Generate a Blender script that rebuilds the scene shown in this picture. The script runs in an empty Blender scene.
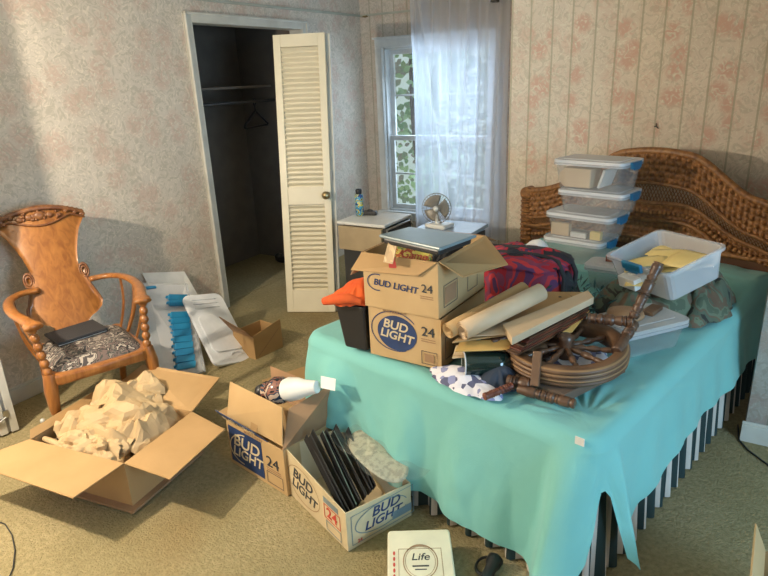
import bpy, bmesh, math, random
from math import pi, sin, cos, radians, atan2, sqrt
from mathutils import Vector, Matrix, noise
random.seed(7)
S = bpy.context.scene
COL = S.collection

# ------------------------------------------------------------------ camera
FPX = 610.0
CM = Matrix(((0.85775698, 0.51228915, -0.0425768), (-0.13364919, 0.30221895, 0.94382286), (-0.49637773, 0.80388029, -0.32769745)))
CP = Vector((3.41, -5.31, 1.657))
cam = bpy.data.cameras.new('camera'); camo = bpy.data.objects.new('camera', cam); COL.objects.link(camo)
cam.sensor_width = 36; cam.lens = 36 * FPX / 768
R3 = Matrix((CM[0], CM[1], -CM[2])).transposed()
camo.matrix_world = Matrix.Translation(CP) @ R3.to_4x4()
cam.clip_start = .05
S.camera = camo
# ------------------------------------------------------------------ world and lights
W = bpy.data.worlds.new('world'); S.world = W; W.use_nodes = True
nt = W.node_tree; bg = nt.nodes['Background']
tc = nt.nodes.new('ShaderNodeTexCoord'); sx = nt.nodes.new('ShaderNodeSeparateXYZ'); cr = nt.nodes.new('ShaderNodeValToRGB')
nt.links.new(tc.outputs['Generated'], sx.inputs[0]); nt.links.new(sx.outputs['Z'], cr.inputs[0]); nt.links.new(cr.outputs[0], bg.inputs[0])
cr.color_ramp.elements[0].position = .0; cr.color_ramp.elements[0].color = (.52, .66, .62, 1)
cr.color_ramp.elements[1].position = .25; cr.color_ramp.elements[1].color = (.72, .88, 1, 1)
bg.inputs[1].default_value = .85
def light(name, kind, loc, power, color, **k):
    l = bpy.data.lights.new(name, kind); l.energy = power; l.color = color
    o = bpy.data.objects.new(name, l); COL.objects.link(o); o.location = loc
    to = k.pop('to', None)
    for a, b in k.items(): setattr(l, a, b)
    if to: o.rotation_euler = (Vector(to) - Vector(loc)).to_track_quat('-Z', 'Y').to_euler()
    return o
light('floor_lamp_bulb', 'POINT', (.74, -4.80, 1.68), 150, (1, .86, .66), shadow_soft_size=.035)
light('side_window_daylight', 'AREA', (5.7, -4.6, 1.35), 74, (.44, .74, 1), shape='RECTANGLE', size=1.3, size_y=1.3, to=(2.6, -2.6, .6))
light('rear_fill_light', 'AREA', (2.6, -6.7, 1.6), 9, (.72, .86, 1), shape='RECTANGLE', size=2.2, size_y=1.3, to=(2.2, -2.0, .8))  # added cool fill from behind the camera, not a window of the room
light('bed_window_daylight', 'AREA', (.86, .35, 1.25), 24, (.62, .80, 1), shape='RECTANGLE', size=1.1, size_y=1.6, to=(1.6, -2.2, .2))
vs = S.view_settings; vs.view_transform = 'Standard'; vs.look = 'None'; vs.gamma = 1; vs.use_curve_mapping = False
vs.exposure = .15
S.cycles.use_denoising = True
S.cycles.max_bounces = 8; S.cycles.transparent_max_bounces = 24; S.cycles.caustics_reflective = False; S.cycles.caustics_refractive = False

# ------------------------------------------------------------------ geometry helpers
def ray(px, py): return CM.transposed() @ Vector(((px - 384) / FPX, -(py - 288) / FPX, 1))
def atz(px, py, z=0.): d = ray(px, py); return CP + d * ((z - CP.z) / d.z)
def atx(px, py, x): d = ray(px, py); return CP + d * ((x - CP.x) / d.x)
V = Vector
class MB:
    def __init__(s): s.v = []; s.f = []; s.m = []; s.sm = []
    def add(s, vs, fs, m=0, smooth=False):
        b = len(s.v); s.v += [V(p) for p in vs]
        for f in fs: s.f.append([i + b for i in f]); s.m.append(m); s.sm.append(smooth)
        return s
    def hexa(s, c, m=0):   # 8 corners: bottom loop then top loop
        return s.add(c, [(3, 2, 1, 0), (4, 5, 6, 7), (0, 1, 5, 4), (1, 2, 6, 5), (2, 3, 7, 6), (3, 0, 4, 7)], m)
    def box(s, c, size, rz=0, m=0, M=None):
        x, y, z = [a / 2 for a in size]
        T = M or (Matrix.Translation(c) @ Matrix.Rotation(rz, 4, 'Z'))
        return s.hexa([T @ V(p) for p in ((-x, -y, -z), (x, -y, -z), (x, y, -z), (-x, y, -z), (-x, -y, z), (x, -y, z), (x, y, z), (-x, y, z))], m)
    def bar(s, a, b, w, h, up=(0, 0, 1), m=0):
        a, b = V(a), V(b); d = (b - a).normalized(); u = V(up)
        if abs(d.dot(u)) > .98: u = V((1, 0, 0))
        r = d.cross(u).normalized() * w / 2; t = r.cross(d).normalized() * h / 2
        return s.hexa([a - r - t, a + r - t, b + r - t, b - r - t, a - r + t, a + r + t, b + r + t, b - r + t], m)
    def sheet(s, q, th=.004, m=0):
        q = [V(p) for p in q]; n = (q[1] - q[0]).cross(q[2] - q[0]).normalized() * th
        k = len(q); fs = [tuple(range(k)), tuple(range(2 * k - 1, k - 1, -1))] + [(i, i + k, (i + 1) % k + k, (i + 1) % k) for i in range(k)]
        return s.add([p for p in q] + [p - n for p in q], fs, m)
    def tube(s, pts, r, n=10, m=0, caps=True):
        pts = [V(p) for p in pts]; k = len(pts); rr = r if isinstance(r, (list, tuple)) else [r] * k
        vs = []; prev = None
        for i, p in enumerate(pts):
            d = (pts[min(i + 1, k - 1)] - pts[max(i - 1, 0)]).normalized()
            if prev is None: u = d.orthogonal().normalized()
            else: u = (prev - d * prev.dot(d)).normalized()
            prev = u; w = d.cross(u)
            vs += [p + (u * cos(2 * pi * j / n) + w * sin(2 * pi * j / n)) * rr[i] for j in range(n)]
        fs = [(i * n + j, i * n + (j + 1) % n, (i + 1) * n + (j + 1) % n, (i + 1) * n + j) for i in range(k - 1) for j in range(n)]
        s.add(vs, fs, m, True)
        if caps: s.add(vs[:n], [tuple(range(n - 1, -1, -1))], m); s.add(vs[-n:], [tuple(range(n))], m)
        return s
    def lathe(s, prof, a, b, n=20, m=0):   # prof: (t, r), t along a->b in metres
        a, b = V(a), V(b); d = (b - a).normalized()
        return s.tube_axis([a + d * t for t, r in prof], [r for t, r in prof], d, n, m)
    def tube_axis(s, pts, rr, d, n, m=0):
        u = d.orthogonal().normalized(); w = d.cross(u); k = len(pts)
        vs = [p + (u * cos(2 * pi * j / n) + w * sin(2 * pi * j / n)) * r for p, r in zip(pts, rr) for j in range(n)]
        fs = [(i * n + j, i * n + (j + 1) % n, (i + 1) * n + (j + 1) % n, (i + 1) * n + j) for i in range(k - 1) for j in range(n)]
        s.add(vs, fs, m, True)
        if rr[0] > 1e-4: s.add(vs[:n], [tuple(range(n - 1, -1, -1))], m)
        if rr[-1] > 1e-4: s.add(vs[-n:], [tuple(range(n))], m)
        return s
    def grid(s, fn, nu, nv, m=0, closed_u=False, smooth=True, mf=None):
        vs = [V(fn(i / (nu if closed_u else nu - 1), j / (nv - 1))) for j in range(nv) for i in range(nu)]
        ii = range(nu if closed_u else nu - 1); b = len(s.v); s.v += vs
        for j in range(nv - 1):
            for i in ii:
                s.f.append([b + j * nu + i, b + j * nu + (i + 1) % nu, b + (j + 1) * nu + (i + 1) % nu, b + (j + 1) * nu + i])
                s.m.append(mf(i, j) if mf else m); s.sm.append(smooth)
        return s
    def prism(s, out, M, th, m=0):    # outline in local xy, extruded +z by th
        k = len(out); vs = [M @ V((x, y, 0)) for x, y in out] + [M @ V((x, y, th)) for x, y in out]
        return s.add(vs, [tuple(range(k - 1, -1, -1)), tuple(range(k, 2 * k))] + [(i, (i + 1) % k, (i + 1) % k + k, i + k) for i in range(k)], m)
    def torus(s, c, R, r, M=None, nu=40, nv=8, m=0, sy=1.):
        M = M or Matrix.Identity(4); c = V(c)
        def f(u, v):
            a = u * 2 * pi; b = v * 2 * pi
            return c + M.to_3x3() @ V(((R + r * cos(b)) * cos(a), (R + r * cos(b)) * sin(a) * sy, r * sin(b)))
        return s.grid(f, nu, nv + 1, m, closed_u=True)
    def ball(s, c, r, n=12, m=0, sc=(1, 1, 1)):
        c = V(c)
        return s.grid(lambda u, v: c + V((r * sc[0] * cos(2 * pi * u) * sin(pi * v), r * sc[1] * sin(2 * pi * u) * sin(pi * v), -r * sc[2] * cos(pi * v))), n, n // 2 + 2, m, closed_u=True)
    def build(s, name, mats, parent=None, bevel=0, solid=0, sub=0, weld=False, local=False):
        if not isinstance(mats, (list, tuple)): mats = [mats]
        me = bpy.data.meshes.new(name); vs = s.v
        if parent is not None:
            inv = RM[parent.name].inverted(); base = None
            if not local: vs = [inv @ p for p in vs]
            org = V((0, 0, 0))
        else:
            xs = [p.x for p in vs]; ys = [p.y for p in vs]
            org = V(((min(xs) + max(xs)) / 2, (min(ys) + max(ys)) / 2, min(p.z for p in vs))); vs = [p - org for p in vs]
        me.from_pydata([tuple(p) for p in vs], [], s.f)
        for m in mats: me.materials.append(m)
        me.polygons.foreach_set('material_index', s.m); me.polygons.foreach_set('use_smooth', s.sm); me.update()
        o = bpy.data.objects.new(name, me); COL.objects.link(o); o.location = org
        if parent is not None:
            o.parent = parent; RM[o.name] = RM[parent.name].copy()
        else: RM[o.name] = Matrix.Translation(org)
        if weld: md = o.modifiers.new('w', 'WELD'); md.merge_threshold = .0004
        if sub: md = o.modifiers.new('s', 'SUBSURF'); md.levels = sub; md.render_levels = sub
        if solid: md = o.modifiers.new('t', 'SOLIDIFY'); md.thickness = solid; md.offset = 0
        if bevel: md = o.modifiers.new('b', 'BEVEL'); md.width = bevel; md.segments = 2; md.limit_method = 'ANGLE'; md.angle_limit = radians(40)
        return o
RM = {}
def tag(o, label, cat, group=None, kind=None):
    o['label'] = label; o['category'] = cat
    if group: o['group'] = group
    if kind: o['kind'] = kind
    return o
def thing(name, label, cat, loc=(0, 0, 0), rz=0, group=None, M=None):
    o = bpy.data.objects.new(name, None); COL.objects.link(o)
    T = M or (Matrix.Translation(V(loc)) @ Matrix.Rotation(rz, 4, 'Z')); o.matrix_world = T; RM[o.name] = T.copy()
    o.empty_display_size = .05
    return tag(o, label, cat, group)
def struct(mb, name, mats, **k):
    o = mb.build(name, mats, **k); o['kind'] = 'structure'; return o
def text(name, body, M, size, mat, parent, ext=.0006, sx=1., shear=0., offset=0.):
    c = bpy.data.curves.new(name, 'FONT'); c.body = body; c.size = size; c.extrude = ext; c.align_x = 'CENTER'; c.align_y = 'CENTER'; c.shear = shear; c.offset = offset
    o = bpy.data.objects.new(name, c); COL.objects.link(o)
    dg = bpy.context.evaluated_depsgraph_get(); me = bpy.data.meshes.new_from_object(o.evaluated_get(dg)); bpy.data.objects.remove(o)
    P = (RM[parent.name].inverted() if parent else Matrix.Identity(4)) @ M @ Matrix.Diagonal((sx, 1, 1, 1)); me.transform(P)
    me.materials.clear(); me.materials.append(mat)
    q = bpy.data.objects.new(name, me); COL.objects.link(q); q.parent = parent; RM[q.name] = RM[parent.name].copy() if parent else Matrix.Identity(4)
    return q
def face_mat(o, right, up, x=0, y=0, lift=.001):
    """frame on a flat face: origin o, right and up directions"""
    r = V(right).normalized(); u = V(up).normalized(); n = r.cross(u).normalized(); u = n.cross(r)
    p = V(o) + r * x + u * y + n * lift
    return Matrix(((r.x, u.x, n.x, p.x), (r.y, u.y, n.y, p.y), (r.z, u.z, n.z, p.z), (0, 0, 0, 1)))
def rrect(w, h, r, n=4):
    o = []
    for cx, cy, a in ((w / 2 - r, h / 2 - r, 0), (-w / 2 + r, h / 2 - r, 90), (-w / 2 + r, -h / 2 + r, 180), (w / 2 - r, -h / 2 + r, 270)):
        for i in range(n + 1): t = radians(a + 90 * i / n); o.append((cx + r * cos(t), cy + r * sin(t)))
    return o
def ellipse(a, b, n=32, a0=0, a1=2 * pi): return [(a * cos(a0 + (a1 - a0) * i / n), b * sin(a0 + (a1 - a0) * i / n)) for i in range(n)]
def fbm(p, s=1., o=4): return noise.fractal(V(p) * s, 1.0, 2.0, o)

# ------------------------------------------------------------------ materials
class NT:
    def __init__(s, m): s.t = m.node_tree; s.n = s.t.nodes; s.b = s.n['Principled BSDF']
    def new(s, k, **p):
        n = s.n.new(k)
        for a, b in p.items():
            if isinstance(a, str) and hasattr(n, a): setattr(n, a, b)
        return n
    def l(s, a, b): s.t.links.new(a, b)
def mat(name, c, rough=.6, metal=0, c2=None, scale=8, detail=4, dist=0, bump=0, bscale=60, stretch=None, lo=.35, hi=.65, spec=.5, alpha=1, trans=0, coat=0, sheen=0):
    m = bpy.data.materials.new(name); m.use_nodes = True; t = NT(m); b = t.b
    b.inputs['Roughness'].default_value = rough; b.inputs['Metallic'].default_value = metal
    b.inputs['Specular IOR Level'].default_value = spec; b.inputs['Alpha'].default_value = alpha
    b.inputs['Transmission Weight'].default_value = trans; b.inputs['Coat Weight'].default_value = coat; b.inputs['Sheen Weight'].default_value = sheen
    tc = t.new('ShaderNodeTexCoord'); mp = t.new('ShaderNodeMapping'); t.l(tc.outputs['Object'], mp.inputs[0])
    if stretch: mp.inputs['Scale'].default_value = stretch
    if c2 is None: c2 = tuple(x * .86 for x in c)
    nz = t.new('ShaderNodeTexNoise'); nz.inputs['Scale'].default_value = scale; nz.inputs['Detail'].default_value = detail; nz.inputs['Distortion'].default_value = dist
    t.l(mp.outputs[0], nz.inputs['Vector'])
    cr = t.new('ShaderNodeValToRGB'); cr.color_ramp.elements[0].position = lo; cr.color_ramp.elements[1].position = hi
    cr.color_ramp.elements[0].color = (*c2, 1); cr.color_ramp.elements[1].color = (*c, 1)
    t.l(nz.outputs['Fac'], cr.inputs[0]); t.l(cr.outputs[0], b.inputs['Base Color'])
    if bump:
        n2 = t.new('ShaderNodeTexNoise'); n2.inputs['Scale'].default_value = bscale; n2.inputs['Detail'].default_value = 3; t.l(mp.outputs[0], n2.inputs['Vector'])
        bp = t.new('ShaderNodeBump'); bp.inputs['Strength'].default_value = bump; bp.inputs['Distance'].default_value = .01
        t.l(n2.outputs['Fac'], bp.inputs['Height']); t.l(bp.outputs[0], b.inputs['Normal'])
    m.diffuse_color = (*c, 1)
    return m
def mixc(t, fac, a, b):
    n = t.new('ShaderNodeMix', data_type='RGBA'); ins = [i for i in n.inputs if i.type == 'RGBA']; out = [o for o in n.outputs if o.type == 'RGBA'][0]
    for v, i in ((a, ins[0]), (b, ins[1])):
        if isinstance(v, tuple): i.default_value = (*v, 1)
        else: t.l(v, i)
    if isinstance(fac, float): n.inputs[0].default_value = fac
    else: t.l(fac, n.inputs[0])
    return out
def ramp(t, src, p0, p1, v0=0., v1=1.):
    r = t.new('ShaderNodeMapRange'); r.inputs[1].default_value = p0; r.inputs[2].default_value = p1; r.inputs[3].default_value = v0; r.inputs[4].default_value = v1
    t.l(src, r.inputs[0]); return r.outputs[0]
def mth(t, op, a, b=None):
    n = t.new('ShaderNodeMath', operation=op)
    for i, v in enumerate((a, b)):
        if v is None: continue
        if isinstance(v, (int, float)): n.inputs[i].default_value = v
        else: t.l(v, n.inputs[i])
    return n.outputs[0]
def wallpaper(name, axis, base, stripes=None, off=0., rs=.5):
    m = bpy.data.materials.new(name); m.use_nodes = True; t = NT(m)
    geo = t.new('ShaderNodeNewGeometry'); sp = t.new('ShaderNodeSeparateXYZ'); t.l(geo.outputs['Position'], sp.inputs[0])
    cb = t.new('ShaderNodeCombineXYZ'); t.l(sp.outputs[axis], cb.inputs[0]); t.l(sp.outputs['Z'], cb.inputs[1]); P = cb.outputs[0]
    def nz(sc, det=3, dis=0., ro=.5):
        n = t.new('ShaderNodeTexNoise'); n.noise_dimensions = '2D'; n.inputs['Scale'].default_value = sc; n.inputs['Detail'].default_value = det; n.inputs['Distortion'].default_value = dis; n.inputs['Roughness'].default_value = ro
        t.l(P, n.inputs['Vector']); return n.outputs['Fac']
    def vor(sc, rnd=1.):
        n = t.new('ShaderNodeTexVoronoi'); n.voronoi_dimensions = '2D'; n.inputs['Scale'].default_value = sc; n.inputs['Randomness'].default_value = rnd; t.l(P, n.inputs['Vector']); return n
    c = mixc(t, ramp(t, nz(3.5), .35, .65), base, tuple(x * .93 for x in base))
    # scattered grey-green leaf marks, curled white petals, small rose blossoms
    c = mixc(t, mth(t, 'MULTIPLY', ramp(t, nz(15, 3, 2.4), .50, .60), .52 if not stripes else .46), c, tuple(x * f for x, f in zip(base, (.66, .68, .62))))
    c = mixc(t, mth(t, 'MULTIPLY', ramp(t, nz(19, 2, 3.5), .58, .64), .42 if not stripes else .35), c, (min(base[0] * 1.35, .92), min(base[1] * 1.35, .9), min(base[2] * 1.32, .86)))
    v = vor(5.2 if not stripes else 6.5); rose = mth(t, 'MULTIPLY', ramp(t, v.outputs['Distance'], .46, .20), ramp(t, nz(26, 2, 1.4), .36, .52))
    if stripes:
        x = mth(t, 'SUBTRACT', sp.outputs[axis], off); fr = mth(t, 'MODULO', mth(t, 'ADD', x, 26.35), .2635)
        band = mth(t, 'LESS_THAN', fr, .142)
        rose = mth(t, 'MULTIPLY', rose, ramp(t, band, 0, 1, .35, 1))
    c = mixc(t, mth(t, 'MULTIPLY', rose, rs), c, (base[0] * .88, base[1] * .66, base[2] * .62))
    if stripes:
        def line(c0, w): return mth(t, 'LESS_THAN', mth(t, 'ABSOLUTE', mth(t, 'SUBTRACT', fr, c0)), w)
        ln = mth(t, 'MAXIMUM', line(.006, .0055), line(.146, .0055))
        c = mixc(t, mth(t, 'MULTIPLY', ln, .75), c, (base[0] * .58, base[1] * .60, base[2] * .50))
        le = mth(t, 'MAXIMUM', line(.018, .002), line(.134, .002))
        c = mixc(t, mth(t, 'MULTIPLY', le, .35), c, (base[0] * .8, base[1] * .7, base[2] * .6))
    t.l(c, t.b.inputs['Base Color']); t.b.inputs['Roughness'].default_value = .62; t.b.inputs['Specular IOR Level'].default_value = .3
    bp = t.new('ShaderNodeBump'); bp.inputs['Strength'].default_value = .15; bp.inputs['Distance'].default_value = .004
    t.l(nz(40, 2), bp.inputs['Height']); t.l(bp.outputs[0], t.b.inputs['Normal'])
    return m
M = {}
M['paperA'] = wallpaper('wallpaper_floral_y', 'Y', (.68, .605, .52), rs=.5)
M['paperB'] = wallpaper('wallpaper_floral_x', 'X', (.62, .55, .48), True, .1, rs=.5)
M['paperS'] = wallpaper('wallpaper_striped', 'X', (.80, .695, .57), True, 2.055, rs=.95)
M['trim'] = mat('painted_trim', (.66, .64, .57), .4)
M['border'] = mat('border_strip', (.46, .47, .40), .6)
M['door'] = mat('painted_door', (.80, .73, .56), .42, c2=(.76, .69, .52))
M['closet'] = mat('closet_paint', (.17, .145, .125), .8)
M['ceil'] = mat('ceiling_paint', (.7, .68, .62), .8)
M['kraft'] = mat('kraft_cardboard', (.46, .285, .125), .75, c2=(.41, .25, .105), scale=5, bump=.08, bscale=40)
M['kraft_pale'] = mat('pale_kraft_cardboard', (.54, .365, .18), .75, c2=(.49, .325, .15), scale=5)
M['kraft_dark'] = mat('brown_cardboard', (.36, .21, .11), .8)
M['wrap'] = mat('kraft_paper', (.52, .375, .205), .7, c2=(.45, .31, .16), scale=4)
M['ink'] = mat('black_ink', (.045, .05, .06), .6)
M['blue'] = mat('blue_print', (.025, .055, .16), .5, c2=(.02, .04, .11), scale=14)
M['red_ink'] = mat('red_ink', (.62, .07, .05), .6)
M['cream_print'] = mat('cream_print', (.66, .54, .34), .6)
M['white'] = mat('white_enamel', (.78, .77, .73), .3)
M['white_pl'] = mat('white_plastic', (.78, .80, .84), .35)
M['black'] = mat('black_plastic', (.018, .018, .02), .38)
M['dark'] = mat('dark_steel', (.05, .05, .05), .45)
M['charcoal'] = mat('charcoal_fabric', (.03, .03, .034), .8, bump=.2, bscale=200)
M['oak'] = mat('golden_oak', (.38, .150, .036), .28, c2=(.22, .075, .016), scale=5, dist=1.2, stretch=(6, 6, 1), lo=.3, hi=.7, coat=.4)
M['oak_dark'] = mat('carved_oak', (.24, .10, .035), .4, c2=(.14, .05, .02), scale=30)
M['turned'] = mat('turned_walnut', (.13, .066, .036), .38, c2=(.07, .032, .017), scale=8, stretch=(3, 3, 3), coat=.2)
M['redwood'] = mat('reddish_wood', (.20, .06, .03), .35, c2=(.11, .03, .02))
M['rim'] = mat('aged_wheel_wood', (.17, .09, .045), .5, c2=(.09, .045, .022), scale=9)
M['rim_line'] = mat('worn_wood_edge', (.30, .17, .075), .5)
M['cream_box'] = mat('cream_card', (.64, .485, .32), .6, c2=(.58, .43, .275))
M['manila'] = mat('manila_paper', (.66, .40, .12), .65, c2=(.6, .35, .10))
M['yellow'] = mat('yellow_paper', (.82, .64, .27), .6, c2=(.76, .57, .21))
M['paper'] = mat('white_paper', (.80, .79, .76), .6)
M['orange'] = mat('orange_fleece', (.78, .13, .02), .85, c2=(.62, .08, .015), scale=12)
M['slate'] = mat('slate_blue_plastic', (.20, .27, .30), .3)
M['latch'] = mat('blue_latch', (.02, .17, .32), .35)
M['rib'] = mat('blue_plastic', (.02, .24, .44), .35, c2=(.015, .18, .36))
M['brass'] = mat('aged_brass', (.45, .36, .20), .3, metal=1)
M['steel'] = mat('steel', (.55, .55, .53), .3, metal=1)
M['tan'] = mat('tan_wicker', (.36, .21, .11), .6)
M['bottle'] = mat('dark_green_glass', (.012, .03, .025), .08, spec=.8)
M['denim'] = mat('dark_denim', (.03, .045, .075), .85)
M['grape'] = mat('lid_grey', (.62, .64, .66), .35)
M['leaf'] = mat('leaf_green', (.62, .78, .42), .5, c2=(.36, .52, .28), scale=5)
M['bark'] = mat('grey_bark', (.22, .17, .14), .8)
M['doily'] = mat('cream_lace', (.50, .46, .33), .7, c2=(.33, .31, .23), scale=45, lo=.42, hi=.55)
M['doily_bag'] = mat('clear_wrap', (.40, .42, .38), .2, alpha=.16)
M['cord'] = mat('black_cord', (.03, .03, .03), .6)
M['brown_cloth'] = mat('brown_canvas', (.15, .10, .07), .85)
M['outdoor'] = mat('pale_siding', (.62, .68, .66), .7)
M['teal_dk'] = mat('dark_teal_fabric', (.02, .07, .06), .8)

def carpet():
    m = mat('carpet', (.42, .345, .195), .95, c2=(.32, .265, .14), scale=2.2, detail=6, spec=.1)
    t = NT(m); geo = t.new('ShaderNodeNewGeometry')
    n1 = t.new('ShaderNodeTexNoise'); n1.inputs['Scale'].default_value = 55; n1.inputs['Detail'].default_value = 4; t.l(geo.outputs['Position'], n1.inputs['Vector'])
    n2 = t.new('ShaderNodeTexNoise'); n2.inputs['Scale'].default_value = 1.3; n2.inputs['Detail'].default_value = 5; t.l(geo.outputs['Position'], n2.inputs['Vector'])
    src = t.b.inputs['Base Color'].links[0].from_socket
    c = mixc(t, ramp(t, n1.outputs['Fac'], .35, .65, 0, .55), src, (.21, .175, .085))
    c = mixc(t, ramp(t, n2.outputs['Fac'], .52, .68, 0, .45), c, (.27, .175, .075))
    t.l(c, t.b.inputs['Base Color'])
    bp = t.new('ShaderNodeBump'); bp.inputs['Strength'].default_value = .7; bp.inputs['Distance'].default_value = .012
    n3 = t.new('ShaderNodeTexNoise'); n3.inputs['Scale'].default_value = 120; n3.inputs['Detail'].default_value = 3; t.l(geo.outputs['Position'], n3.inputs['Vector'])
    mx = mth(t, 'ADD', n3.outputs['Fac'], mth(t, 'MULTIPLY', n1.outputs['Fac'], .8)); t.l(mx, bp.inputs['Height']); t.l(bp.outputs[0], t.b.inputs['Normal'])
    return m
M['carpet'] = carpet()
M['aqua'] = mat('aqua_cotton', (.20, .53, .50), .8, c2=(.185, .50, .475), scale=3, bump=.12, bscale=300, sheen=.2)
M['stripe_l'] = mat('cream_stripe', (.66, .60, .54), .8)
M['stripe_d'] = mat('dark_green_stripe', (.02, .045, .045), .8)
M['mattress'] = mat('mattress_ticking', (.7, .68, .63), .8)
def clear(name, c, a, rough=.25):
    m = mat(name, c, rough, alpha=a, c2=c); return m
M['clear'] = clear('clear_plastic', (.50, .50, .49), .15)
M['clear2'] = clear('frosted_plastic', (.74, .76, .80), .36)
M['clear_lid'] = clear('frosted_lid', (.66, .66, .66), .55)
M['lid_clear'] = clear('white_clear_lid', (.80, .81, .83), .72)
M['glass'] = clear('window_glass', (.8, .9, .95), .06, .02)
M['clear_bag'] = clear('clear_bag', (.74, .75, .77), .42)
def sheer():
    m = bpy.data.materials.new('sheer_voile'); m.use_nodes = True; t = m.node_tree; n = t.nodes; n.clear()
    o = n.new('ShaderNodeOutputMaterial'); mx = n.new('ShaderNodeMixShader'); tr = n.new('ShaderNodeBsdfTransparent')
    m2 = n.new('ShaderNodeMixShader'); d = n.new('ShaderNodeBsdfDiffuse'); tl = n.new('ShaderNodeBsdfTranslucent')
    d.inputs[0].default_value = (.80, .82, .88, 1); tl.inputs[0].default_value = (.80, .84, .92, 1)
    m2.inputs[0].default_value = .5; t.links.new(d.outputs[0], m2.inputs[1]); t.links.new(tl.outputs[0], m2.inputs[2])
    lw = n.new('ShaderNodeLayerWeight'); lw.inputs[0].default_value = .35
    mr = n.new('ShaderNodeMapRange'); mr.inputs[3].default_value = .58; mr.inputs[4].default_value = .92; t.links.new(lw.outputs['Facing'], mr.inputs[0])
    t.links.new(mr.outputs[0], mx.inputs[0]); t.links.new(tr.outputs[0], mx.inputs[1]); t.links.new(m2.outputs[0], mx.inputs[2]); t.links.new(mx.outputs[0], o.inputs[0])
    return m
M['sheer'] = sheer()
def patterned(name, cols, scale, kind='voronoi', rough=.85, bump=0):
    """patches of several colours"""
    m = mat(name, cols[0], rough, bump=bump, bscale=90); t = NT(m); tc = t.new('ShaderNodeTexCoord')
    if kind == 'voronoi':
        v = t.new('ShaderNodeTexVoronoi'); v.inputs['Scale'].default_value = scale; t.l(tc.outputs['Object'], v.inputs['Vector'])
        s = t.new('ShaderNodeSeparateXYZ'); t.l(v.outputs['Color'], s.inputs[0]); f = s.outputs[0]
    else:
        v = t.new('ShaderNodeTexNoise'); v.inputs['Scale'].default_value = scale; v.inputs['Detail'].default_value = 2.5; v.inputs['Distortion'].default_value = 1.; t.l(tc.outputs['Object'], v.inputs['Vector'])
        f = ramp(t, v.outputs['Fac'], .34, .66)
    cr = t.new('ShaderNodeValToRGB'); cr.color_ramp.interpolation = 'CONSTANT'; e = cr.color_ramp.elements
    while len(e) < len(cols): e.new(.5)
    for i, c in enumerate(cols): e[i].position = i / len(cols); e[i].color = (*c, 1)
    t.l(f, cr.inputs[0]); t.l(cr.outputs[0], t.b.inputs['Base Color']); return m
M['tapestry'] = patterned('black_floral_tapestry', [(.03, .03, .035), (.24, .20, .17), (.05, .055, .05), (.14, .10, .09), (.02, .02, .02), (.38, .33, .28), (.06, .05, .05)], 15, 'noise')
M['camo'] = patterned('woodland_camouflage', [(.035, .035, .03), (.10, .13, .09), (.15, .10, .065), (.14, .18, .12), (.09, .12, .08)], 7, 'noise')
M['plaid'] = patterned('red_floral_quilt', [(.02, .02, .03), (.40, .015, .03), (.22, .04, .09), (.55, .04, .05), (.12, .04, .12), (.42, .03, .03)], 5, 'noise')
M['towel'] = patterned('white_blue_print', [(.72, .73, .82), (.76, .77, .84), (.25, .28, .50), (.74, .75, .84), (.10, .11, .20)], 42, 'voronoi')
M['game'] = patterned('yellow_game_print', [(.78, .58, .10), (.82, .63, .14), (.55, .12, .04), (.80, .60, .12), (.25, .33, .10)], 26, 'noise', .5)
M['can'] = patterned('spray_can_print', [(.02, .03, .05), (.03, .10, .35), (.05, .35, .55), (.70, .60, .10), (.02, .03, .05)], 30, 'noise', .3)
M['jug'] = patterned('mottled_glaze', [(.02, .02, .025), (.25, .11, .08), (.03, .05, .08), (.55, .40, .30)], 22, 'noise', .2)
M['map'] = patterned('faded_colour_print', [(.68, .52, .30), (.5, .35, .2), (.62, .46, .26), (.40, .14, .10)], 12, 'noise', .7)
def wicker():
    m = mat('wicker', (.34, .155, .05), .45, c2=(.15, .06, .02), scale=40, lo=.3, hi=.6, coat=.15); return m
M['wicker'] = wicker()
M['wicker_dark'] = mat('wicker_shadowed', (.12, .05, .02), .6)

exec_order = []
# ------------------------------------------------------------------ room shell
YS = -1.20; XS = 1.93   # striped wall plane, its free end
b = MB(); b.box((2.9, -3.4, -.05), (8.2, 8.4, .1)); struct(b, 'floor', M['carpet'])
b = MB(); b.box((2.9, -3.4, 2.50), (8.2, 8.4, .1)); struct(b, 'ceiling', M['ceil'])
# wall A (x=0) with closet opening y -2.13..-0.93, z 0..2.05
y0, y1, zc = -2.125, -.925, 2.055
b = MB()
for a, c, z0, z1 in ((-7.6, y0, 0, 2.45), (y0, y1, zc, 2.45), (y1, .12, 0, 2.45)):
    b.box((-.06, (a + c) / 2, (z0 + z1) / 2), (.12, c - a, z1 - z0))
struct(b, 'wall_left', M['paperA'])
# wall B (y=0) with the window opening
wx0, wx1, wz0, wz1 = .245, 1.33, .36, 1.91
b = MB()
for a, c, z0, z1 in ((0, wx0, 0, 2.45), (wx0, wx1, 0, wz0), (wx0, wx1, wz1, 2.45), (wx1, XS + .14, 0, 2.45)):
    b.box(((a + c) / 2, .06, (z0 + z1) / 2), (c - a, .12, z1 - z0))
struct(b, 'wall_back', M['paperB'])
b = MB(); b.box(((XS + 7) / 2, YS + .07, 1.225), (7 - XS, .14, 2.45)); struct(b, 'wall_headboard', M['paperS'])
b = MB(); b.box((XS + .06, YS / 2 + .07, 1.225), (.12, -YS - .14, 2.45)); struct(b, 'wall_return', M['paperA'])
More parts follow.
